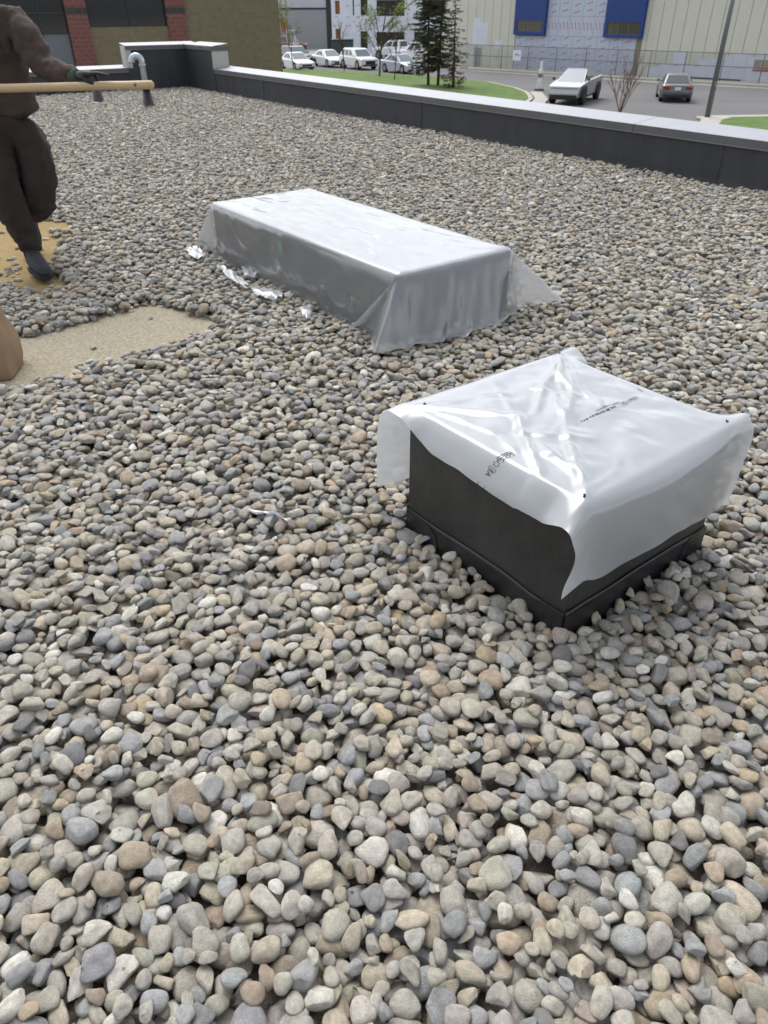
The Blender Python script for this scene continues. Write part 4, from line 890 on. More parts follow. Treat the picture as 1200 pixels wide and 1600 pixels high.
# --- cream panelled building with blue boxes and printed insulation boards
M_cream = mat('cream_panel', lin(208, 207, 193), .6, var=.03, scale=1.5); M_blue = mat('blue_panel', lin(30, 62, 128), .5, var=.05, scale=2)
M_seam = mat('panel_seam', lin(140, 138, 120), .8); M_ins = mat('insulation_board', lin(190, 198, 214), .6, var=.05, scale=2); M_red = mat('red_print', lin(186, 66, 70), .7, var=.1)
M_wrap = mat('house_wrap', lin(212, 216, 228), .55, var=.05, scale=1.2, bump=.3, bscale=3); M_bluep = mat('blue_print', lin(96, 116, 170), .7); M_grey = mat('grey_cladding', lin(150, 152, 156), .7, var=.05, scale=1, stretch=(1, 1, 12))
W0 = gpt(742, 106); W1 = gpt(1163, 130); CW = Wall(W0, W1 - W0)
cb_ = base('cream_building', CW.at(0, GZ)); tag(cb_, 'cream panelled building with blue boxes and red printed insulation boards', 'building')
ZT = 4.6; LA, LB = -4.2, 34.0
CW.slab('backing_wall', LA, LB, GZ, ZT, -.5, -.06, M_seam, cb_)
BL0, BL1, BR0, BR1 = 4.55, 7.9, 13.88, 17.4; ZB0 = -.5; INS_A, INS_B = 4.62, 16.9
l = LA
while l < LB - .01:
    l2_ = l + 1.0
    cut = [(l, l2_, GZ, ZT)]
    if l2_ > BL0 and l < BR1: cut = []
    for a, c, z0, z1 in cut: CW.slab('panel', a + .02, c - .02, z0 + .02, z1, -.058, 0, M_cream, cb_)
    l = round(l2_, 3)
for a, c in ((3.8, BL0), (BR1, 17.8)): CW.slab('panel', a + .02, c - .02, GZ + .02, ZT, -.058, 0, M_cream, cb_)
for a, c in ((BL0, BL1), (BR0, BR1)):
    wl0, wl1, wz0, wz1 = (a + .3, c - .25, -.22, .60) if a == BL0 else (a + .3, c - .2, -.34, .52)
    bx = CW.slab('blue_box', a, c, ZB0 - (.06 if a == BR0 else 0), wz0, -.05, .35, M_blue, cb_)
    CW.slab('blue_panel', a, c, wz1, ZT, -.05, .35, M_blue, bx); CW.slab('blue_panel', a, wl0, wz0 + .001, wz1 - .001, -.05, .35, M_blue, bx); CW.slab('blue_panel', wl1, c, wz0 + .001, wz1 - .001, -.05, .35, M_blue, bx)
    window(CW, cb_, wl0, wl1, wz0, wz1, (0, .33, .66, 1), (0, 1), M_glassb, off=.26, fw=.05, name='window_unit')
def mark(W, l, z, s, m_, parent, vert=False, off=.012):
    """printed word too small to read: a slanted run of strokes"""
    b = MB(); rr = random.Random(int(l * 91 + z * 57))
    for k in range(5):
        x = (k - 2) * .2 * s; hgt = (.16 if k in (0, 3) else .11) * s; y = x * .28
        q = [(x - .09 * s, y - hgt / 2), (x + .06 * s, y - hgt / 2 + .03 * s), (x + .11 * s, y + hgt / 2 + .03 * s), (x - .04 * s, y + hgt / 2)]
        if vert: q = [(-yy, xx) for xx, yy in q]
        b.prism([(l + xx, z + yy) for xx, yy in q], off, off + .004, lambda a, c, o: W.at(a, c, o))
    return b.build('print_mark', m_, parent)
nb_ = 10; wI = (INS_B - INS_A) / nb_
for k in range(nb_):
    a = INS_A + k * wI
    zt2 = ZB0 - .07
    ip_ = CW.slab('insulation_board', a + .012, a + wI - .012, GZ + .05, zt2, -.05, .01, M_ins, cb_)
    for j in range(5): mark(CW, a + wI * (.45 + .06 * ((k * 7 + j * 3) % 3 - 1)), GZ + .42 + j * .54 - .13 * (k % 2), .5, M_red, ip_)
n2 = 5; wJ = (BR0 - BL1) / n2
for k in range(n2):
    a = BL1 + k * wJ
    for (z0, z1) in ((zt2 + .02, .88), (.90, ZT)):
        ip_ = CW.slab('insulation_board', a + .012, a + wJ - .012, z0, z1, -.05, .01, M_ins, cb_)
        if z0 < 0:
            for q in (.2, .5, .8): mark(CW, a + wJ * q, .22, .55, M_red, ip_, True)
        else:
            for j in range(6): mark(CW, a + wJ * .5, 1.2 + j * .52 + .1 * (k % 2), .55, M_red, ip_)
# door, wrap pieces and posters at the foot of the cream wall
dr = CW.slab('door', -.15, .62, GZ + .03, -1.62, .0, .05, M_grey, cb_); CW.slab('handle', .48, .54, GZ + 1.0, GZ + 1.1, .05, .09, M_mull, dr)
CW.slab('wrap_piece', -.55, 1.3, -1.45, .3, .004, .012, M_wrap, cb_, [(-.5, -1.5), (1.33, -1.4), (1.33, .35), (.35, .4), (.35, .75), (-.5, .75)])
CW.slab('wrap_piece', 2.2, 3.1, -1.6, -1.0, .004, .012, M_wrap, cb_)
for poly in ([(18.2, -3.2), (20.2, -3.2), (20.2, -2.2), (19.3, -2.25), (19.25, -2.5), (18.2, -2.5)], [(20.25, -3.0), (21.4, -3.0), (21.4, -1.45), (20.4, -1.45), (20.4, -2.4), (20.25, -2.4)], [(21.45, -3.1), (23.4, -3.1), (23.4, -1.9), (22.5, -1.9), (22.5, -2.3), (21.45, -2.3)],
             [(23.45, -3.1), (25.2, -3.1), (25.2, -1.6), (24.3, -1.6), (24.3, -1.8), (23.45, -1.8)], [(25.25, -3.15), (26.3, -3.15), (26.3, -1.4), (25.25, -1.4)], [(26.35, -3.25), (29.5, -3.25), (29.5, -1.6), (26.35, -1.6)], [(29.6, -3.2), (32, -3.2), (32, -2), (29.6, -2)]):
    wp_ = CW.slab('wrap_piece', 0, 0, 0, 0, .004, .014, M_wrap, cb_, poly); xs = [p[0] for p in poly]; mark(CW, sum(xs) / len(xs), -2.35, .4, M_bluep, wp_, off=.016)
CW.slab('base_strip', 20.5, 26.2, -3.2, -3.08, .016, .05, M_mull, cb_)
for k, (c, z0, z1) in enumerate((((150, 146, 138), -2.35, -1.75), ((172, 150, 112), -2.3, -1.85), ((176, 78, 74), -2.5, -2.38))):
    CW.slab('poster', 26.9 + (.5 if k == 1 else 0), 28.6, z0, z1, .02 + .004 * k, .024 + .004 * k, mat('poster_ink_%d' % k, lin(*c), .6, var=.3, scale=5), cb_)
CW.slab('roof', LA, LB, ZT, ZT + .25, -18, .4, M_fascia, cb_)
b = MB(); b.prism([(LA, -.5), (LA + .3, -.5), (LA + .3, -18), (LA, -18)], GZ, ZT - .002, lambda l, o, z: CW.at(l, z, o)); b.build('side_wall', M_cream, cb_)
# --- pavement strip and chain link fence in front of it
def strip(name, l0, l1, o0, o1, z, m_):
    b = MB(); b.prism([(l0, o0), (l1, o0), (l1, o1), (l0, o1)], GZ, GZ + z, lambda l, o, zz: CW.at(l, zz, o)); return tag(b.build(name, m_), kind='structure')
strip('pavement', -6, 40, 0.02, 2.6, .12, M_kerb)
M_wire = mat('fence_steel', lin(104, 110, 116), .5, .5)
mt, t_, b_ = node_mat('chain_link'); b_.inputs['Base Color'].default_value = lin(120, 126, 132); b_.inputs['Metallic'].default_value = .5
tcn = t_.nodes.new('ShaderNodeTexCoord'); mps = []
uvn = t_.nodes.new('ShaderNodeSeparateXYZ'); t_.links.new(tcn.outputs['Object'], uvn.inputs[0])
def mth(op, a, b__=None):
    n = t_.nodes.new('ShaderNodeMath'); n.operation = op
    for i, v in enumerate((a, b__)):
        if v is None: continue
        if isinstance(v, (int, float)): n.inputs[i].default_value = v
        else: t_.links.new(v, n.inputs[i])
    return n.outputs[0]
def wires(sgn):
    c = mth('ADD', uvn.outputs[0], mth('MULTIPLY', uvn.outputs[2], sgn)); return mth('LESS_THAN', mth('FRACT', mth('MULTIPLY', c, 11.0)), .10)
t_.links.new(mth('MAXIMUM', wires(1.0), wires(-1.0)), b_.inputs['Alpha']); M_link = mt
OF = 1.1; FT = -1.33
fn = base('chain_link_fence', CW.at(10, GZ, OF)); tag(fn, 'tall chain link fence along the foot of the cream building', 'fence')
l = -5.0; k = 0
while l < 34:
    MB().tube([CW.at(l, GZ + .1, OF), CW.at(l, FT, OF)], .035, 8).build('post', M_wire, fn, smooth=True)
    for z in (FT - .03, (FT + GZ) / 2 + .1): MB().tube([CW.at(l + .036, z, OF), CW.at(l + 3.0 - .036, z, OF)], .022, 6).build('rail', M_wire, fn, smooth=True)
    o = MB().quad((.03, 0, GZ + .2), (2.97, 0, GZ + .2), (2.97, 0, FT - .05), (.03, 0, FT - .05)).build('wire_mesh', M_link)
    o.parent = fn; o.matrix_world = Matrix.Translation(CW.at(l, 0, OF + .025)) @ Matrix.Rotation(math.atan2(CW.d.y, CW.d.x), 4, 'Z'); o.matrix_parent_inverse = Matrix.Translation(CW.at(10, GZ, OF)).inverted()
    l += 3.0; k += 1
fs = base('fence_sign', CW.at(5.8, -2.1, OF + .06)); sgl, sgz = CW.uv(820, 83); tag(fs, 'small white square sign with blue arc hung on the fence', 'sign')
CW.slab('board', sgl - .45, sgl + .45, -2.45, -1.65, OF + .06, OF + .08, mat('sign_white', lin(226, 230, 236), .5, var=.02), fs)
b = MB(); arc = [(.26 * cos(a), .26 * sin(a)) for a in [R(x) for x in range(10, 171, 20)]] + [(.17 * cos(a), .17 * sin(a)) for a in [R(x) for x in range(170, 9, -20)]]
b.prism([(sgl + x, -2.18 + z) for x, z in arc], OF + .081, OF + .085, lambda l, z, o: CW.at(l, z, o)); b.build('arc', M_bluep, fs)
# --- white wrapped building and grey building further back
WW = Wall((-7.6, 106), (1, -.22))
wb = base('wrapped_building', WW.at(0, GZ)); tag(wb, 'unfinished building in white printed wrap with open window holes', 'building')
wl0 = WW.uv(518, 30)[0]; wl1 = WW.uv(716, 30)[0]; ZW = 7.2
wins = [(523, 531, 1, 22), (550.5, 553.5, -2, 24), (563, 574.5, -2, 24), (588, 632, 0, 25), (660, 705, 0, 25), (524, 532, 45, 66), (563, 574.5, 49, 76), (588, 632, 50, 72), (647, 664, 50, 78)]
M_hole = mat('dark_opening', lin(58, 56, 52), .9); M_ply = mat('plywood_opening', lin(136, 96, 62), .9)
holes = []
for (a, c, y0, y1) in wins:
    la, z1 = WW.uv(a, y0); lb, z0 = WW.uv(c, y1); z1 = max(z1, z0 + 1.0); holes.append((la, lb, z0, z1))
# wall built round its openings, column by column
xs = sorted({wl0, wl1, *[h[0] for h in holes], *[h[1] for h in holes]})
for xa_, xb_ in zip(xs, xs[1:]):
    zc0 = GZ
    for h in sorted([h for h in holes if h[0] <= xa_ + 1e-6 and h[1] >= xb_ - 1e-6], key=lambda h: h[2]):
        WW.slab('wall_strip', xa_, xb_, zc0, h[2], -.3, 0, M_wrap, wb); zc0 = h[3]
    WW.slab('wall_strip', xa_, xb_, zc0, ZW, -.3, 0, M_wrap, wb)
for k, h in enumerate(holes):
    WW.slab('opening', h[0], h[1], h[2], h[3], -.3, -.22, M_ply if k in (0, 5) else M_hole, wb)
    if h[1] - h[0] > 3: WW.slab('stud', (h[0] + h[1]) / 2 - .06, (h[0] + h[1]) / 2 + .06, h[2], h[3], -.2, -.1, M_mull, wb)
lc = wl0 + .6; rr = random.Random(4)
while lc < wl1:
    for z in (-2.4, -1.2, -.2, .7, 1.8, 2.8):
        if not any(h[0] - .3 < lc < h[1] + .3 and h[2] - .25 < z < h[3] + .25 for h in holes): mark(WW, lc + rr.uniform(-.2, .2), z, .5, M_bluep, wb, off=.004)
    lc += 1.35
WW.slab('roof', wl0, wl1, ZW, ZW + .2, -16, .2, M_wrap, wb)
b = MB(); b.prism([(wl0 - .01, -.3), (wl0 + .3, -.31), (wl0 + .3, -16), (wl0 - .01, -16)], GZ, ZW, lambda l, o, z: WW.at(l, z, o)); b.build('side_wall', M_wrap, wb)
GW = Wall((-22, 128), (1, -.12))
gb = base('grey_building', GW.at(0, GZ)); tag(gb, 'grey clad building with dark corner column between brick and wrapped buildings', 'building')
gl0, gl1 = GW.uv(400, 30)[0], GW.uv(521, 30)[0]; zb1 = GW.uv(480, 12)[1]; zb2 = GW.uv(480, 15)[1]
M_grey2 = mat('light_grey_cladding', lin(184, 186, 192), .7, var=.04, scale=1)
GW.slab('lower_cladding', gl0, gl1 - 1.0, GZ, zb2, -.4, 0, M_grey, gb); GW.slab('dark_band', gl0, gl1 - 1.0, zb2, zb1, -.4, .06, M_mull, gb); GW.slab('upper_cladding', gl0, gl1 - 1.0, zb1, 7.5, -.4, 0, M_grey2, gb)
GW.slab('corner_column', gl1 - 1.0, gl1, GZ, 7.6, -.4, .12, M_mull, gb); dl0 = GW.uv(440, 40)[0]; dl1 = GW.uv(448, 40)[0]
GW.slab('door', dl0, dl1, GW.uv(444, 50)[1], GW.uv(444, 29)[1], .01, .08, mat('orange_door', lin(164, 98, 48), .7), gb); GW.slab('roof', gl0, gl1, 7.5, 7.7, -12, .15, M_fascia, gb)
# ================================================================== VEHICLES (local +x is forward)
def paint(name, c, rough=.32, metal=0.0): return mat(name, lin(*c), rough, metal, var=.03, scale=2, coat=.6)
M_tyre = mat('tyre', lin(30, 30, 31), .85); M_rim = mat('rim_alloy', lin(150, 152, 156), .4, .7); M_trim = mat('black_trim', lin(24, 25, 27), .5)
M_cglass = glass('car_glass', lin(36, 42, 46), .06); M_wscreen = glass('windscreen_glass', lin(96, 112, 118), .05); M_lamp = mat('headlamp', lin(205, 210, 214), .15, .3, var=.02); M_tail = mat('tail_lamp', lin(150, 26, 28), .3, var=.05); M_plate = mat('plate', lin(214, 214, 216), .5, var=.03)
def loft(b, poly, secs):
    """poly (x,z) lofted across y; secs: (y, x-scale, z-drop)"""
    zc = min(p[1] for p in poly); rings = []
    for y, sx, dz in secs: rings.append([b.bm.verts.new((x * sx, y, z - dz * max(0, (z - zc) / 1.0))) for x, z in poly])
    n = len(poly)
    for r0, r1 in zip(rings, rings[1:]):
        for k in range(n): b.bm.faces.new((r0[k], r0[(k + 1) % n], r1[(k + 1) % n], r1[k]))
    b.bm.faces.new(rings[0]); b.bm.faces.new(rings[-1])
def bil(q, u, v): return Vector(q[0]).lerp(Vector(q[1]), u).lerp(Vector(q[3]).lerp(Vector(q[2]), u), v)
def inset_panel(name, q, u0, u1, v0, v1, off, m_, parent):
    n = (Vector(q[1]) - Vector(q[0])).cross(Vector(q[3]) - Vector(q[0])).normalized(); c = sum((Vector(p) for p in q), Vector()) / 4
    if n.dot(c - Vector((c.x * .0, 0, c.z * .6))) < 0: n = -n
    b = MB(); b.quad(*[bil(q, u, v) + n * off for u, v in ((u0, v0), (u1, v0), (u1, v1), (u0, v1))]); return b.build(name, m_, parent)
def car(name, loc, head, col, lab, grp, kind='sedan', m_=None, wheels=True):
    root = empty(name, Vector(loc), math.atan2(head[1], head[0])); tag(root, lab, 'truck' if kind == 'pickup' else 'car', grp)
    body = m_ or paint('paint_' + name + str(len(bpy.data.materials)), col)
    if kind == 'sedan':
        W_, low = 1.8, [(2.2, .22), (2.3, .38), (2.28, .58), (2.15, .70), (1.6, .80), (.95, .90), (-1.55, .96), (-2.15, .97), (-2.27, .90), (-2.3, .55), (-2.24, .25)]
        gh = [(.98, .89), (.18, 1.40), (-.05, 1.44), (-.75, 1.43), (-1.0, 1.39), (-1.72, .95)]; wx, wr_ = (1.38, -1.36), .33; wb_, wt = .84, .62
    elif kind == 'suv':
        W_, low = 1.88, [(2.25, .3), (2.36, .45), (2.36, .75), (2.25, .92), (1.2, 1.05), (-2.1, 1.08), (-2.3, 1.05), (-2.36, .7), (-2.3, .33)]
        gh = [(1.15, 1.03), (.45, 1.62), (.2, 1.69), (-1.6, 1.70), (-1.85, 1.64), (-2.28, 1.06)]; wx, wr_ = (1.42, -1.42), .37; wb_, wt = .89, .70
    else:
        W_, low = 1.98, [(2.75, .4), (2.85, .55), (2.85, .9), (2.7, 1.08), (1.5, 1.15), (-2.8, 1.15), (-2.85, .6), (-2.8, .45)]
        gh = [(1.4, 1.13), (.7, 1.75), (.4, 1.85), (-.75, 1.85), (-.9, 1.80), (-1.05, 1.14)]; wx, wr_ = (1.85, -1.75), .40; wb_, wt = .90, .74
    h = W_ / 2; b = MB(); loft(b, low, [(-h, .95, .10), (-h * .97, .975, .045), (-h * .88, .99, .012), (-h * .5, 1, 0), (h * .5, 1, 0), (h * .88, .99, .012), (h * .97, .975, .045), (h, .95, .10)])
    bo = b.build('body', body, root, smooth=True); bo.data.polygons.foreach_set('use_smooth', [False] * len(bo.data.polygons)); bevel_mod(bo, .035, 2)
    z0, z1 = min(p[1] for p in gh), max(p[1] for p in gh); yy = lambda z: wb_ + (wt - wb_) * (z - z0) / (z1 - z0)
    b = MB(); A = [b.bm.verts.new((x, yy(z), z)) for x, z in gh]; Bv = [b.bm.verts.new((x, -yy(z), z)) for x, z in gh]; n = len(gh)
    for k in range(n): b.bm.faces.new((A[k], A[(k + 1) % n], Bv[(k + 1) % n], Bv[k]))
    b.bm.faces.new(A); b.bm.faces.new(Bv); ca = b.build('cabin', body, root); bevel_mod(ca, .05, 2)
    P = lambda i, s: (gh[i][0], s * yy(gh[i][1]), gh[i][1])
    inset_panel('windscreen', [P(0, 1), P(0, -1), P(1, -1), P(1, 1)], .06, .94, .06, .97, .012, M_wscreen, root)
    inset_panel('rear_window', [P(n - 1, 1), P(n - 1, -1), P(n - 2, -1), P(n - 2, 1)], .08, .92, .1, .92, .012, M_cglass, root)
    for s in (1, -1):
        q = [P(0, s), P(n - 1, s), P(n - 2, s), P(1, s)]
        cuts = {'sedan': ((.20, .52), (.55, .86)), 'suv': ((.17, .42), (.45, .70), (.73, .93)), 'pickup': ((.16, .5), (.54, .9))}[kind]
        for a, c in cuts:
            lo = .16; b = MB(); w4 = []
            for u, v in ((a, lo), (c, lo), (c - .02 if c < .8 else c - .06, .86), (a + (.10 if a < .25 else .01), .86)):
                p = bil(q, u, v); w4.append(Vector((p.x, p.y + s * .006, p.z)))
            b.quad(*w4); b.build('side_window', M_cglass, root)
        # wheels
        for x in wx:
            b = MB(); b.tube([(x, s * (h - .20), wr_ + .02), (x, s * (h + .012), wr_ + .02)], wr_ * 1.13, 20); b.build('wheel_arch', M_trim, root)
            b = MB(); b.tube([(x, s * (h - .19), wr_), (x, s * (h - .17), wr_), (x, s * (h + .0), wr_), (x, s * (h + .03), wr_)], [wr_ * .9, wr_, wr_, wr_ * .92], 22); tw = b.build('wheel', M_tyre, root, smooth=False)
            b = MB(); b.tube([(x, s * (h + .025), wr_), (x, s * (h + .036), wr_)], [wr_ * .66, wr_ * .60], 16); b.build('rim', M_rim, tw)
        zl_ = low[3][1] - .04
        b = MB(); b.box((low[2][0] - .12, s * h * .72, zl_ - .08), (.26, h * .36, .15), bev=.03); b.build('headlight', M_lamp, root)
        zt3 = .78 if kind == 'sedan' else .9
        b = MB(); b.box((low[-2][0] + .06, s * h * .70, zt3), (.16, h * .40, .17 if kind == 'sedan' else .3), bev=.03); b.build('tail_light', M_tail, root)
        b = MB(); b.box((.82, s * (h + .06), z0 + .1), (.12, .2, .14), bev=.04); b.build('mirror', body, root)
    fx = low[1][0]
    MB().box((fx - .0, 0, .48 if kind == 'sedan' else .62), (.06, W_ * .55, .16 if kind == 'sedan' else .3), bev=.02).build('grille', M_trim, root)
    MB().box((fx - .02, 0, .30 if kind == 'sedan' else .4), (.1, W_ * .8, .1), bev=.02).build('lower_bumper', M_trim, root)
    MB().box((-fx - .005, 0, .74 if kind == 'sedan' else .8), (.02, .36, .17)).build('plate', M_plate, root)
    MB().box((-fx + .02, 0, .36 if kind == 'sedan' else .45), (.1, W_ * .86, .14), bev=.02).build('rear_bumper', M_trim if col[0] < 120 else body, root)
    if kind == 'pickup':
        MB().box((-1.95, 0, 1.152), (1.62, W_ * .8, .01)).build('bed_floor', M_trim, root)
        for s in (1, -1): MB().box((-1.95, s * W_ * .46, 1.2), (1.75, .1, .1), bev=.02).build('bed_rail', body, root)
        MB().box((-2.8, 0, 1.2), (.08, W_ * .9, .1), bev=.02).build('tailgate_top', body, root)
    return root
HD = (.50, -.866)
def ground(px, py): p = gpt(px, py); return (p.x, p.y, GZ + .004)
row = 'cars parked along the lawn'
car('parked_car', (-8.9, 89.0, GZ + .01), HD, (62, 66, 70), 'dark grey hatchback parked at the far left end of the row', row, 'suv')
car('parked_car', (-5.35, 86.3, GZ + .01), HD, (228, 230, 233), 'white sedan parked between the dark car and the white SUV', row)
car('parked_car', (-2.25, 82.6, GZ + .01), HD, (226, 226, 222), 'white SUV parked in the row, third from the left', row, 'suv')
car('parked_car', (1.75, 77.2, GZ + .01), (.56, -.83), (176, 182, 194), 'silver blue sedan parked at the right end of the row by the spruces', row)
car('parked_car', (-8.1, 81.5, GZ + .01), (.5, -.86), (222, 226, 232), 'white sedan just showing over the coping at left', None)
car('pickup_truck', (4.0, 93.0, GZ + .01), (-.80, .60), (228, 230, 234), 'white pickup truck seen from behind beyond the silver sedan', None, 'pickup')
car('pickup_truck', (1.7, 99.0, GZ + .01), (-.80, .60), (222, 225, 230), 'second white truck half hidden behind the white pickup', None, 'pickup')
car('parked_car', (-17.2, 118, GZ + .01), (.8, -.6), (150, 168, 190), 'pale blue car parked before the grey building', None)
car('parked_car', (-12.6, 117, GZ + .01), (.7, -.7), (110, 48, 46), 'dark red truck with white load parked before the wrapped building', None, 'pickup')
sp_ = gpt(1066, 160); car('sedan', (sp_.x, sp_.y + 1.9, GZ + .01), (.235, .972), (92, 94, 98), 'dark grey sedan driving away on the road, seen from behind', None)
# angular bare-steel pickup
M_steel = mat('brushed_steel', lin(176, 178, 180), .42, .85, var=.04, scale=2); M_steelg = glass('steel_truck_glass', lin(104, 116, 128), .3); M_steelg.node_tree.nodes['Principled BSDF'].inputs['Specular IOR Level'].default_value = .35
cp = gpt(873, 164); hd = Vector((-.45, -.893, 0)).normalized()
ct = empty('angular_truck', Vector((cp.x + 1.35, cp.y + 2.0, GZ + .01)), math.atan2(hd.y, hd.x)); tag(ct, 'angular bare steel pickup truck with sloping glass on the road', 'truck')
def facet(name, pts, faces, m_, par): 
    o = link(name, mesh(name, pts, faces), m_, par); bm = bmesh.new(); bm.from_mesh(o.data); bmesh.ops.recalc_face_normals(bm, faces=bm.faces[:]); bm.to_mesh(o.data); bm.free(); return o
sec = [(2.84, .62, .86, .86), (2.72, .98, .93, .82), (1.55, 1.14, .99, .80), (.25, 1.20, 1.0, .74), (-1.1, 1.24, 1.0, .8), (-2.84, 1.26, .97, .86)]  # x, belt z, half width at belt, -
pts = []; 
for x, zb_, hw, _ in sec: pts += [(x, -hw * .93, .42), (x, -hw, zb_), (x, hw, zb_), (x, hw * .93, .42)]
fcs = [tuple(range(4))[::-1], tuple(range(len(pts) - 4, len(pts)))]
for k in range(len(sec) - 1):
    a = k * 4; c = a + 4
    for i in range(4): fcs.append((a + i, a + (i + 1) % 4, c + (i + 1) % 4, c + i))
facet('body', pts, fcs, M_steel, ct)
cab = [(1.55, -.82, 1.145), (1.55, .82, 1.145), (.05, -.58, 1.76), (.05, .58, 1.76), (-2.6, -.80, 1.262), (-2.6, .80, 1.262)]
facet('roof_wedge', cab, [(0, 1, 3, 2), (2, 3, 5, 4), (0, 2, 4), (1, 5, 3), (0, 4, 5, 1)], M_steel, ct)
facet('windscreen', [(1.62, -.80, 1.135), (1.62, .80, 1.135), (.12, .56, 1.758), (.12, -.56, 1.758)], [(0, 1, 2, 3)], M_steelg, ct)
for s in (-1, 1):
    facet('side_window', [(1.1, s * .785, 1.25), (.1, s * .60, 1.70), (-.9, s * .685, 1.50), (-.95, s * .775, 1.30)], [(0, 1, 2, 3)], M_trim, ct)
    for x in (1.75, -1.85):
        b = MB(); b.prism([(x - .62, .42), (x - .5, .82), (x - .3, .98), (x + .3, .98), (x + .5, .82), (x + .62, .42)], s * .90, s * 1.025, lambda a, z, y: (a, y, z)); b.build('wheel_arch', M_trim, ct)
        b = MB(); b.tube([(x, s * .74, .44), (x, s * .76, .44), (x, s * 1.0, .44), (x, s * 1.035, .44)], [.40, .44, .44, .41], 22); tw = b.build('wheel', M_tyre, ct); b = MB(); b.tube([(x, s * 1.03, .44), (x, s * 1.05, .44)], .26, 14); b.build('rim', M_trim, tw)
    MB().box((1.35, s * 1.06, 1.28), (.1, .16, .14), bev=.03).build('mirror', M_trim, ct)
MB().box((2.82, 0, .44), (.12, 1.6, .24), bev=.02).build('bumper', M_trim, ct)
facet('roof_edge', [(.16, -.57, 1.745), (.16, .57, 1.745), (-.02, .60, 1.775), (-.02, -.60, 1.775)], [(0, 1, 2, 3)], M_trim, ct)
MB().box((2.79, 0, .93), (.1, 1.66, .03)).build('light_bar', M_lamp, ct)
MB().box((0, 0, .36), (5.0, 1.6, .16)).build('underbody', M_trim, ct)
# ------------------------------------------------------------------ site clutter
tr_ = base('site_trailer', Vector((-19.5, 112, GZ))); tag(tr_, 'tan box trailer with small window beside the brick building', 'trailer')
M_trl = mat('trailer_tan', lin(190, 176, 140), .7, var=.05)
MB().box((-19.2, 113, GZ + 1.9), (5.2, 2.4, 2.5), Matrix.Rotation(R(-10), 3, 'Z'), bev=.06).build('box', M_trl, tr_)
MB().box((-18.2, 111.55, GZ + 2.2), (.9, .06, .7), Matrix.Rotation(R(-10), 3, 'Z')).build('window', M_glass, tr_)
MB().box((-19.2, 113, GZ + 3.18), (5.3, 2.5, .08), Matrix.Rotation(R(-10), 3, 'Z')).build('roof', M_wrap, tr_)
for dx in (-1.6, 1.6): MB().tube([(-19.2 + dx, 111.7, GZ + .4), (-19.2 + dx, 111.95, GZ + .4)], .4, 14).build('wheel', M_tyre, tr_)
def post_thing(name, px, py, hgt, wd, col, lab, cat):
    p = gpt(px, py); o = base(name, p); tag(o, lab, cat)
    MB().box(p + Vector((0, 0, .05)), (wd * 2.6, wd * 2.6, .1), bev=.03).build('foot', M_mull, o)
    b = MB(); b.tube([p + Vector((0, 0, .1)), p + Vector((0, 0, hgt * .7)), p + Vector((0, 0, hgt * .72)), p + Vector((0, 0, hgt))], [wd * .8, wd * .62, wd * .5, wd * .3], 10); b.build('post', mat('post_' + name, lin(*col), .6), o)
    MB().tube([p + Vector((0, 0, hgt * .45)), p + Vector((0, 0, hgt * .58))], wd * .76, 10).build('band', M_hem, o)
post_thing('delineator_post', 842, 141, 1.75, .24, (228, 226, 222), 'white delineator post on the road left of the steel truck', 'post')
post_thing('marker_post', 648, 119, 1.1, .16, (226, 226, 224), 'short white marker post on the lawn before the silver sedan', 'post')
post_thing('marker_post', 503, 100, 1.3, .17, (206, 200, 190), 'pale marker post between the dark car and the white sedan', 'post')
fr = base('sign_frame', Vector((-9.6, 92, GZ))); tag(fr, 'white empty sign frame standing behind the dark hatchback', 'sign frame')
for dx, w_ in ((-.42, .10), (.42, .10)): MB().box((-9.6 + dx, 92, GZ + 1.5), (w_, .08, 3.0)).build('upright', M_wrap, fr)
for dz in (1.75, 2.95): MB().box((-9.6, 92, GZ + dz), (.72, .07, .12)).build('crossbar', M_wrap, fr)
gn = base('green_bin', Vector((-4.4, 97, GZ))); tag(gn, 'dark green waste bin before the wrapped building', 'bin')
MB().prism([(-1.2, -.8), (1.2, -.8), (1.2, .8), (-1.2, .8)], GZ + .15, GZ + 1.9, lambda x, y, z: (-4.4 + x, 97 + y * (1 + .15 * (z - GZ)), z)).build('tub', mat('green_bin_paint', lin(46, 74, 68), .6), gn)
MB().box((-4.4, 97, GZ + 1.97), (2.5, 2.3, .1), bev=.03).build('lid', M_trim, gn)
yl = base('yellow_lift', Vector((7.2, 101, GZ))); tag(yl, 'small yellow lift machine behind the spruces', 'machine')
M_yel = mat('machine_yellow', lin(206, 160, 44), .5); MB().box((7.2, 101, GZ + .8), (2.2, 1.3, .7), bev=.08).build('chassis', M_yel, yl); MB().tube([(6.6, 101, GZ + 1.1), (8.1, 101, GZ + 2.5)], .15, 8).build('boom', M_yel, yl)
for dx in (-.7, .7): MB().tube([(7.2 + dx, 100.2, GZ + .4), (7.2 + dx, 100.45, GZ + .4)], .4, 14).build('wheel', M_tyre, yl)
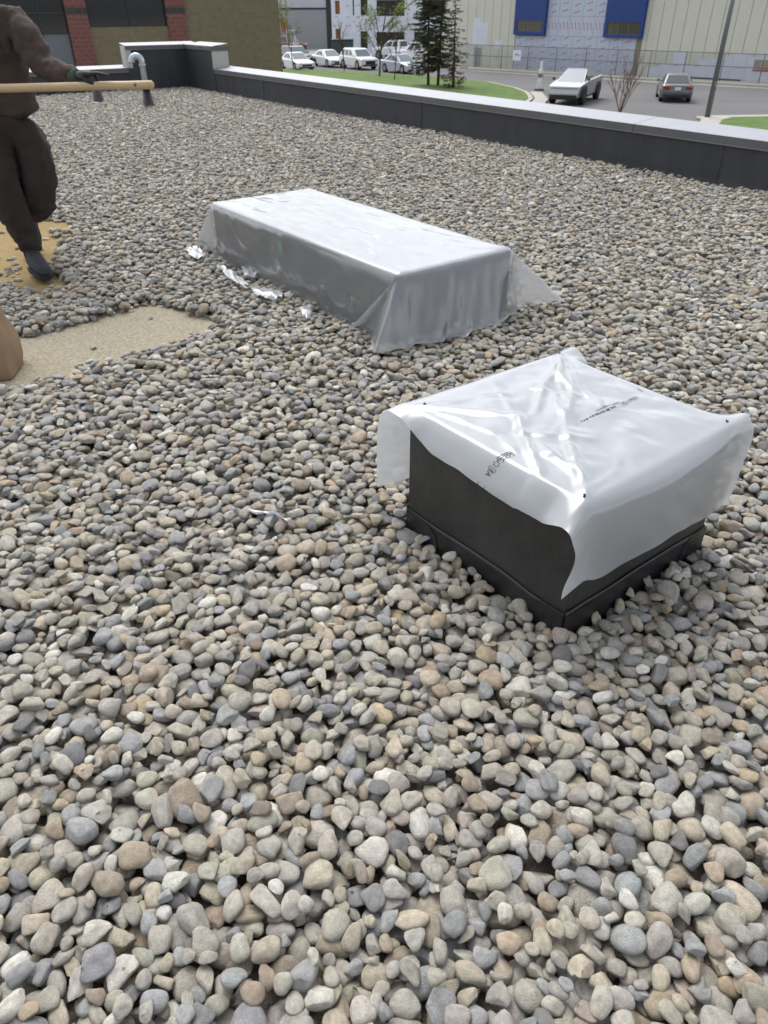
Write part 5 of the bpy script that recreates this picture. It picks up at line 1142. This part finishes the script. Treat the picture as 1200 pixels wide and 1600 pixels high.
# ------------------------------------------------------------------ lamp posts
M_lamppost = mat('grey_lamp_post', lin(112, 118, 120), .5, .4, var=.08)
def lamp_post(px, py, r0, r1, hgt, lab, plinth):
    p = gpt(px, py); o = base('lamp_post', p); tag(o, lab, 'lamp post', 'street lamp posts')
    MB().tube([p + Vector((0, 0, .02)), p + Vector((0, 0, hgt))], [r0, r1], 12).build('pole', M_lamppost, o, smooth=True)
    if plinth:
        MB().box(p + Vector((.1, 0, .06)), (1.1, .8, .12), bev=.03).build('plinth', M_kerb, o)
        MB().box(p + Vector((0, -r0 - .02, 1.6)), (.12, .08, .22), bev=.02).build('hatch', M_hem, o)
    MB().tube([p + Vector((0, 0, hgt)), p + Vector((-.4, .3, hgt + .25)), p + Vector((-1.4, 1.0, hgt + .3))], .05, 8).build('arm', M_lamppost, o, smooth=True)
    MB().box(p + Vector((-1.6, 1.15, hgt + .28)), (.6, .3, .12), bev=.03).build('lamp_head', M_lamppost, o)
lamp_post(1104, 187, .14, .085, 8.5, 'grey lamp post on a small plinth nearest the roof at right', True)
lamp_post(1041, 121, .12, .08, 9.0, 'dark lamp post by the fence behind the grey sedan', False)
lamp_post(453, 100, .08, .05, 7.5, 'thin lamp post beside the corner of the brick building', False)
# ------------------------------------------------------------------ trees
M_bark = mat('bark', lin(74, 62, 52), .95, var=.25, scale=8, bump=.6, bscale=14); M_needle = mat('spruce_needles', lin(76, 84, 56), .9, var=.35, scale=3); M_dry = mat('brown_needles', lin(92, 76, 56), .95, var=.3, scale=3)
M_leaf = mat('young_leaves', lin(120, 138, 62), .8, var=.25, scale=4); M_twig = mat('bare_twig', lin(112, 90, 76), .95, var=.2, scale=6)
def spruce(px, py, hgt, wid, dens, needle, lab, seed, lo=.12):
    p = gpt(px, py); o = base('spruce_tree', p); tag(o, lab, 'tree', 'spruces on the lawn'); rr = random.Random(seed)
    lean = Vector((rr.uniform(-.03, .03), 0, 0))
    axis = lambda z: p + Vector((0, 0, z)) + lean * z
    b = MB(); b.tube([axis(hgt * k / 8) for k in range(9)], [.11 * (1 - k / 8.4) for k in range(9)], 8); b.build('trunk', M_bark, o, smooth=True)
    cb = MB(); nd = MB(); z = hgt * lo
    while z < hgt * .98:
        f = 1 - z / hgt; ln = wid * (f ** .75) * (.55 + .45 * min(1, (z / hgt) / .15)) + .12
        for k in range(rr.choice([4, 5, 6])):
            if rr.random() > dens: continue
            a = rr.uniform(0, 2 * pi); L3 = ln * rr.uniform(.55, 1.1); d = Vector((cos(a), sin(a), 0)); st_ = axis(z)
            q = [st_, st_ + d * L3 * .5 + Vector((0, 0, -.10 * L3)), st_ + d * L3 + Vector((0, 0, -.12 * L3))]; cb.tube(q, [.025, .015, .006], 4, cap=False)
            for t in np.arange(.12, 1.02, .045 / max(.25, L3)):
                if rr.random() > dens: continue
                c = q[0].lerp(q[2], t) + Vector((0, 0, -.08 * L3 * sin(t * pi))); 
                for s in range(3):
                    e = (d * rr.uniform(.2, .7) + Vector((-d.y, d.x, 0)) * rr.uniform(-1, 1) + Vector((0, 0, rr.uniform(-.7, .3)))).normalized() * rr.uniform(.10, .24)
                    w_ = e.cross(Vector((rr.uniform(-1, 1), rr.uniform(-1, 1), 1))).normalized() * rr.uniform(.025, .05); nd.quad(c - w_, c + w_, c + e + w_ * .3, c + e - w_ * .3)
        z += rr.uniform(.10, .18)
    cb.build('branches', M_bark, o); cr = nd.build('crown', needle, o); tag(cr, kind='stuff')
spruce(669, 137, 9.0, 1.8, .78, M_needle, 'ragged green spruce at the left of the three on the lawn', 1)
spruce(684, 137, 10.5, 1.4, .74, M_needle, 'tallest dark spruce in the middle of the three on the lawn', 2)
spruce(708, 141, 6.0, 1.3, .36, M_dry, 'half bare brown spruce at the right of the three on the lawn', 3, .06)
def broadleaf(name, px, py, hgt, spread, leaves, lab, seed, twig, r0=.07, stems=1, grp=None, lsize=.09):
    p = gpt(px, py); o = base(name, p); tag(o, lab, 'tree' if stems == 1 else 'shrub', grp); rr = random.Random(seed); b = MB(); lf = MB(); tips = []
    def grow(q, d, L3, r, lev):
        n = 3; ps = [q]; dd = d.copy()
        for k in range(n): dd = (dd + Vector((rr.uniform(-.16, .16), rr.uniform(-.16, .16), .05))).normalized(); ps.append(ps[-1] + dd * L3 / n)
        b.tube(ps, [r * (1 - .5 * k / n) for k in range(n + 1)], 5 if lev else 8, cap=False); tips.extend(ps[1:] if lev >= 1 else [])
        if lev >= 3: return
        for k in range(rr.choice([3, 4, 5]) if lev else 7):
            t = rr.uniform(.3, 1); i = min(n - 1, int(t * n)); s_ = ps[i].lerp(ps[i + 1], t * n - i); a = rr.uniform(0, 2 * pi)
            side = Vector((cos(a), sin(a), 0)); nd_ = (dd * rr.uniform(.5, 1) + side * spread * rr.uniform(.4, 1)).normalized(); grow(s_, nd_, L3 * rr.uniform(.38, .62), r * .5, lev + 1)
    for k in range(stems):
        a = 2 * pi * k / stems; d = (Vector((0, 0, 1)) + (Vector((cos(a), sin(a), 0)) * rr.uniform(.25, .6) if stems > 1 else Vector())).normalized(); grow(p, d, hgt * (rr.uniform(.6, .9) if stems > 1 else .62), r0, 0 if stems == 1 else 1)
    b.build('trunk' if stems == 1 else 'stems', twig, o)
    if leaves:
        for q in tips:
            for k in range(leaves):
                c = q + Vector((rr.gauss(0, .16), rr.gauss(0, .16), rr.gauss(0, .12))); e = Vector((rr.uniform(-1, 1), rr.uniform(-1, 1), rr.uniform(-1, 1))).normalized() * lsize; w_ = e.orthogonal().normalized() * lsize * .5
                lf.quad(c - e, c + w_, c + e, c - w_)
        cr = lf.build('crown', M_leaf, o); tag(cr, kind='stuff')
yg = 'young street trees on the lawn'
broadleaf('young_tree', 593, 122, 7.2, .8, 2, 'young tree with sparse new leaves standing before the white SUV', 5, M_bark, .08, grp=yg)
broadleaf('young_tree', 616, 128, 4.4, .35, 0, 'thin bare sapling before the silver sedan', 6, M_bark, .045, grp=yg)
broadleaf('young_tree', 459, 112, 6.0, .5, 1, 'thin pale sapling beside the corner of the brick building', 8, M_twig, .05, grp=yg)
broadleaf('young_tree', 538, 112, 4.4, .4, 0, 'bare sapling between the white sedan and the white SUV', 9, M_bark, .05, grp=yg)
broadleaf('bare_shrub', 968, 178, 2.2, .45, 0, 'bare reddish brown shrub between the steel truck and the grey sedan', 12, M_twig, .03, 7)
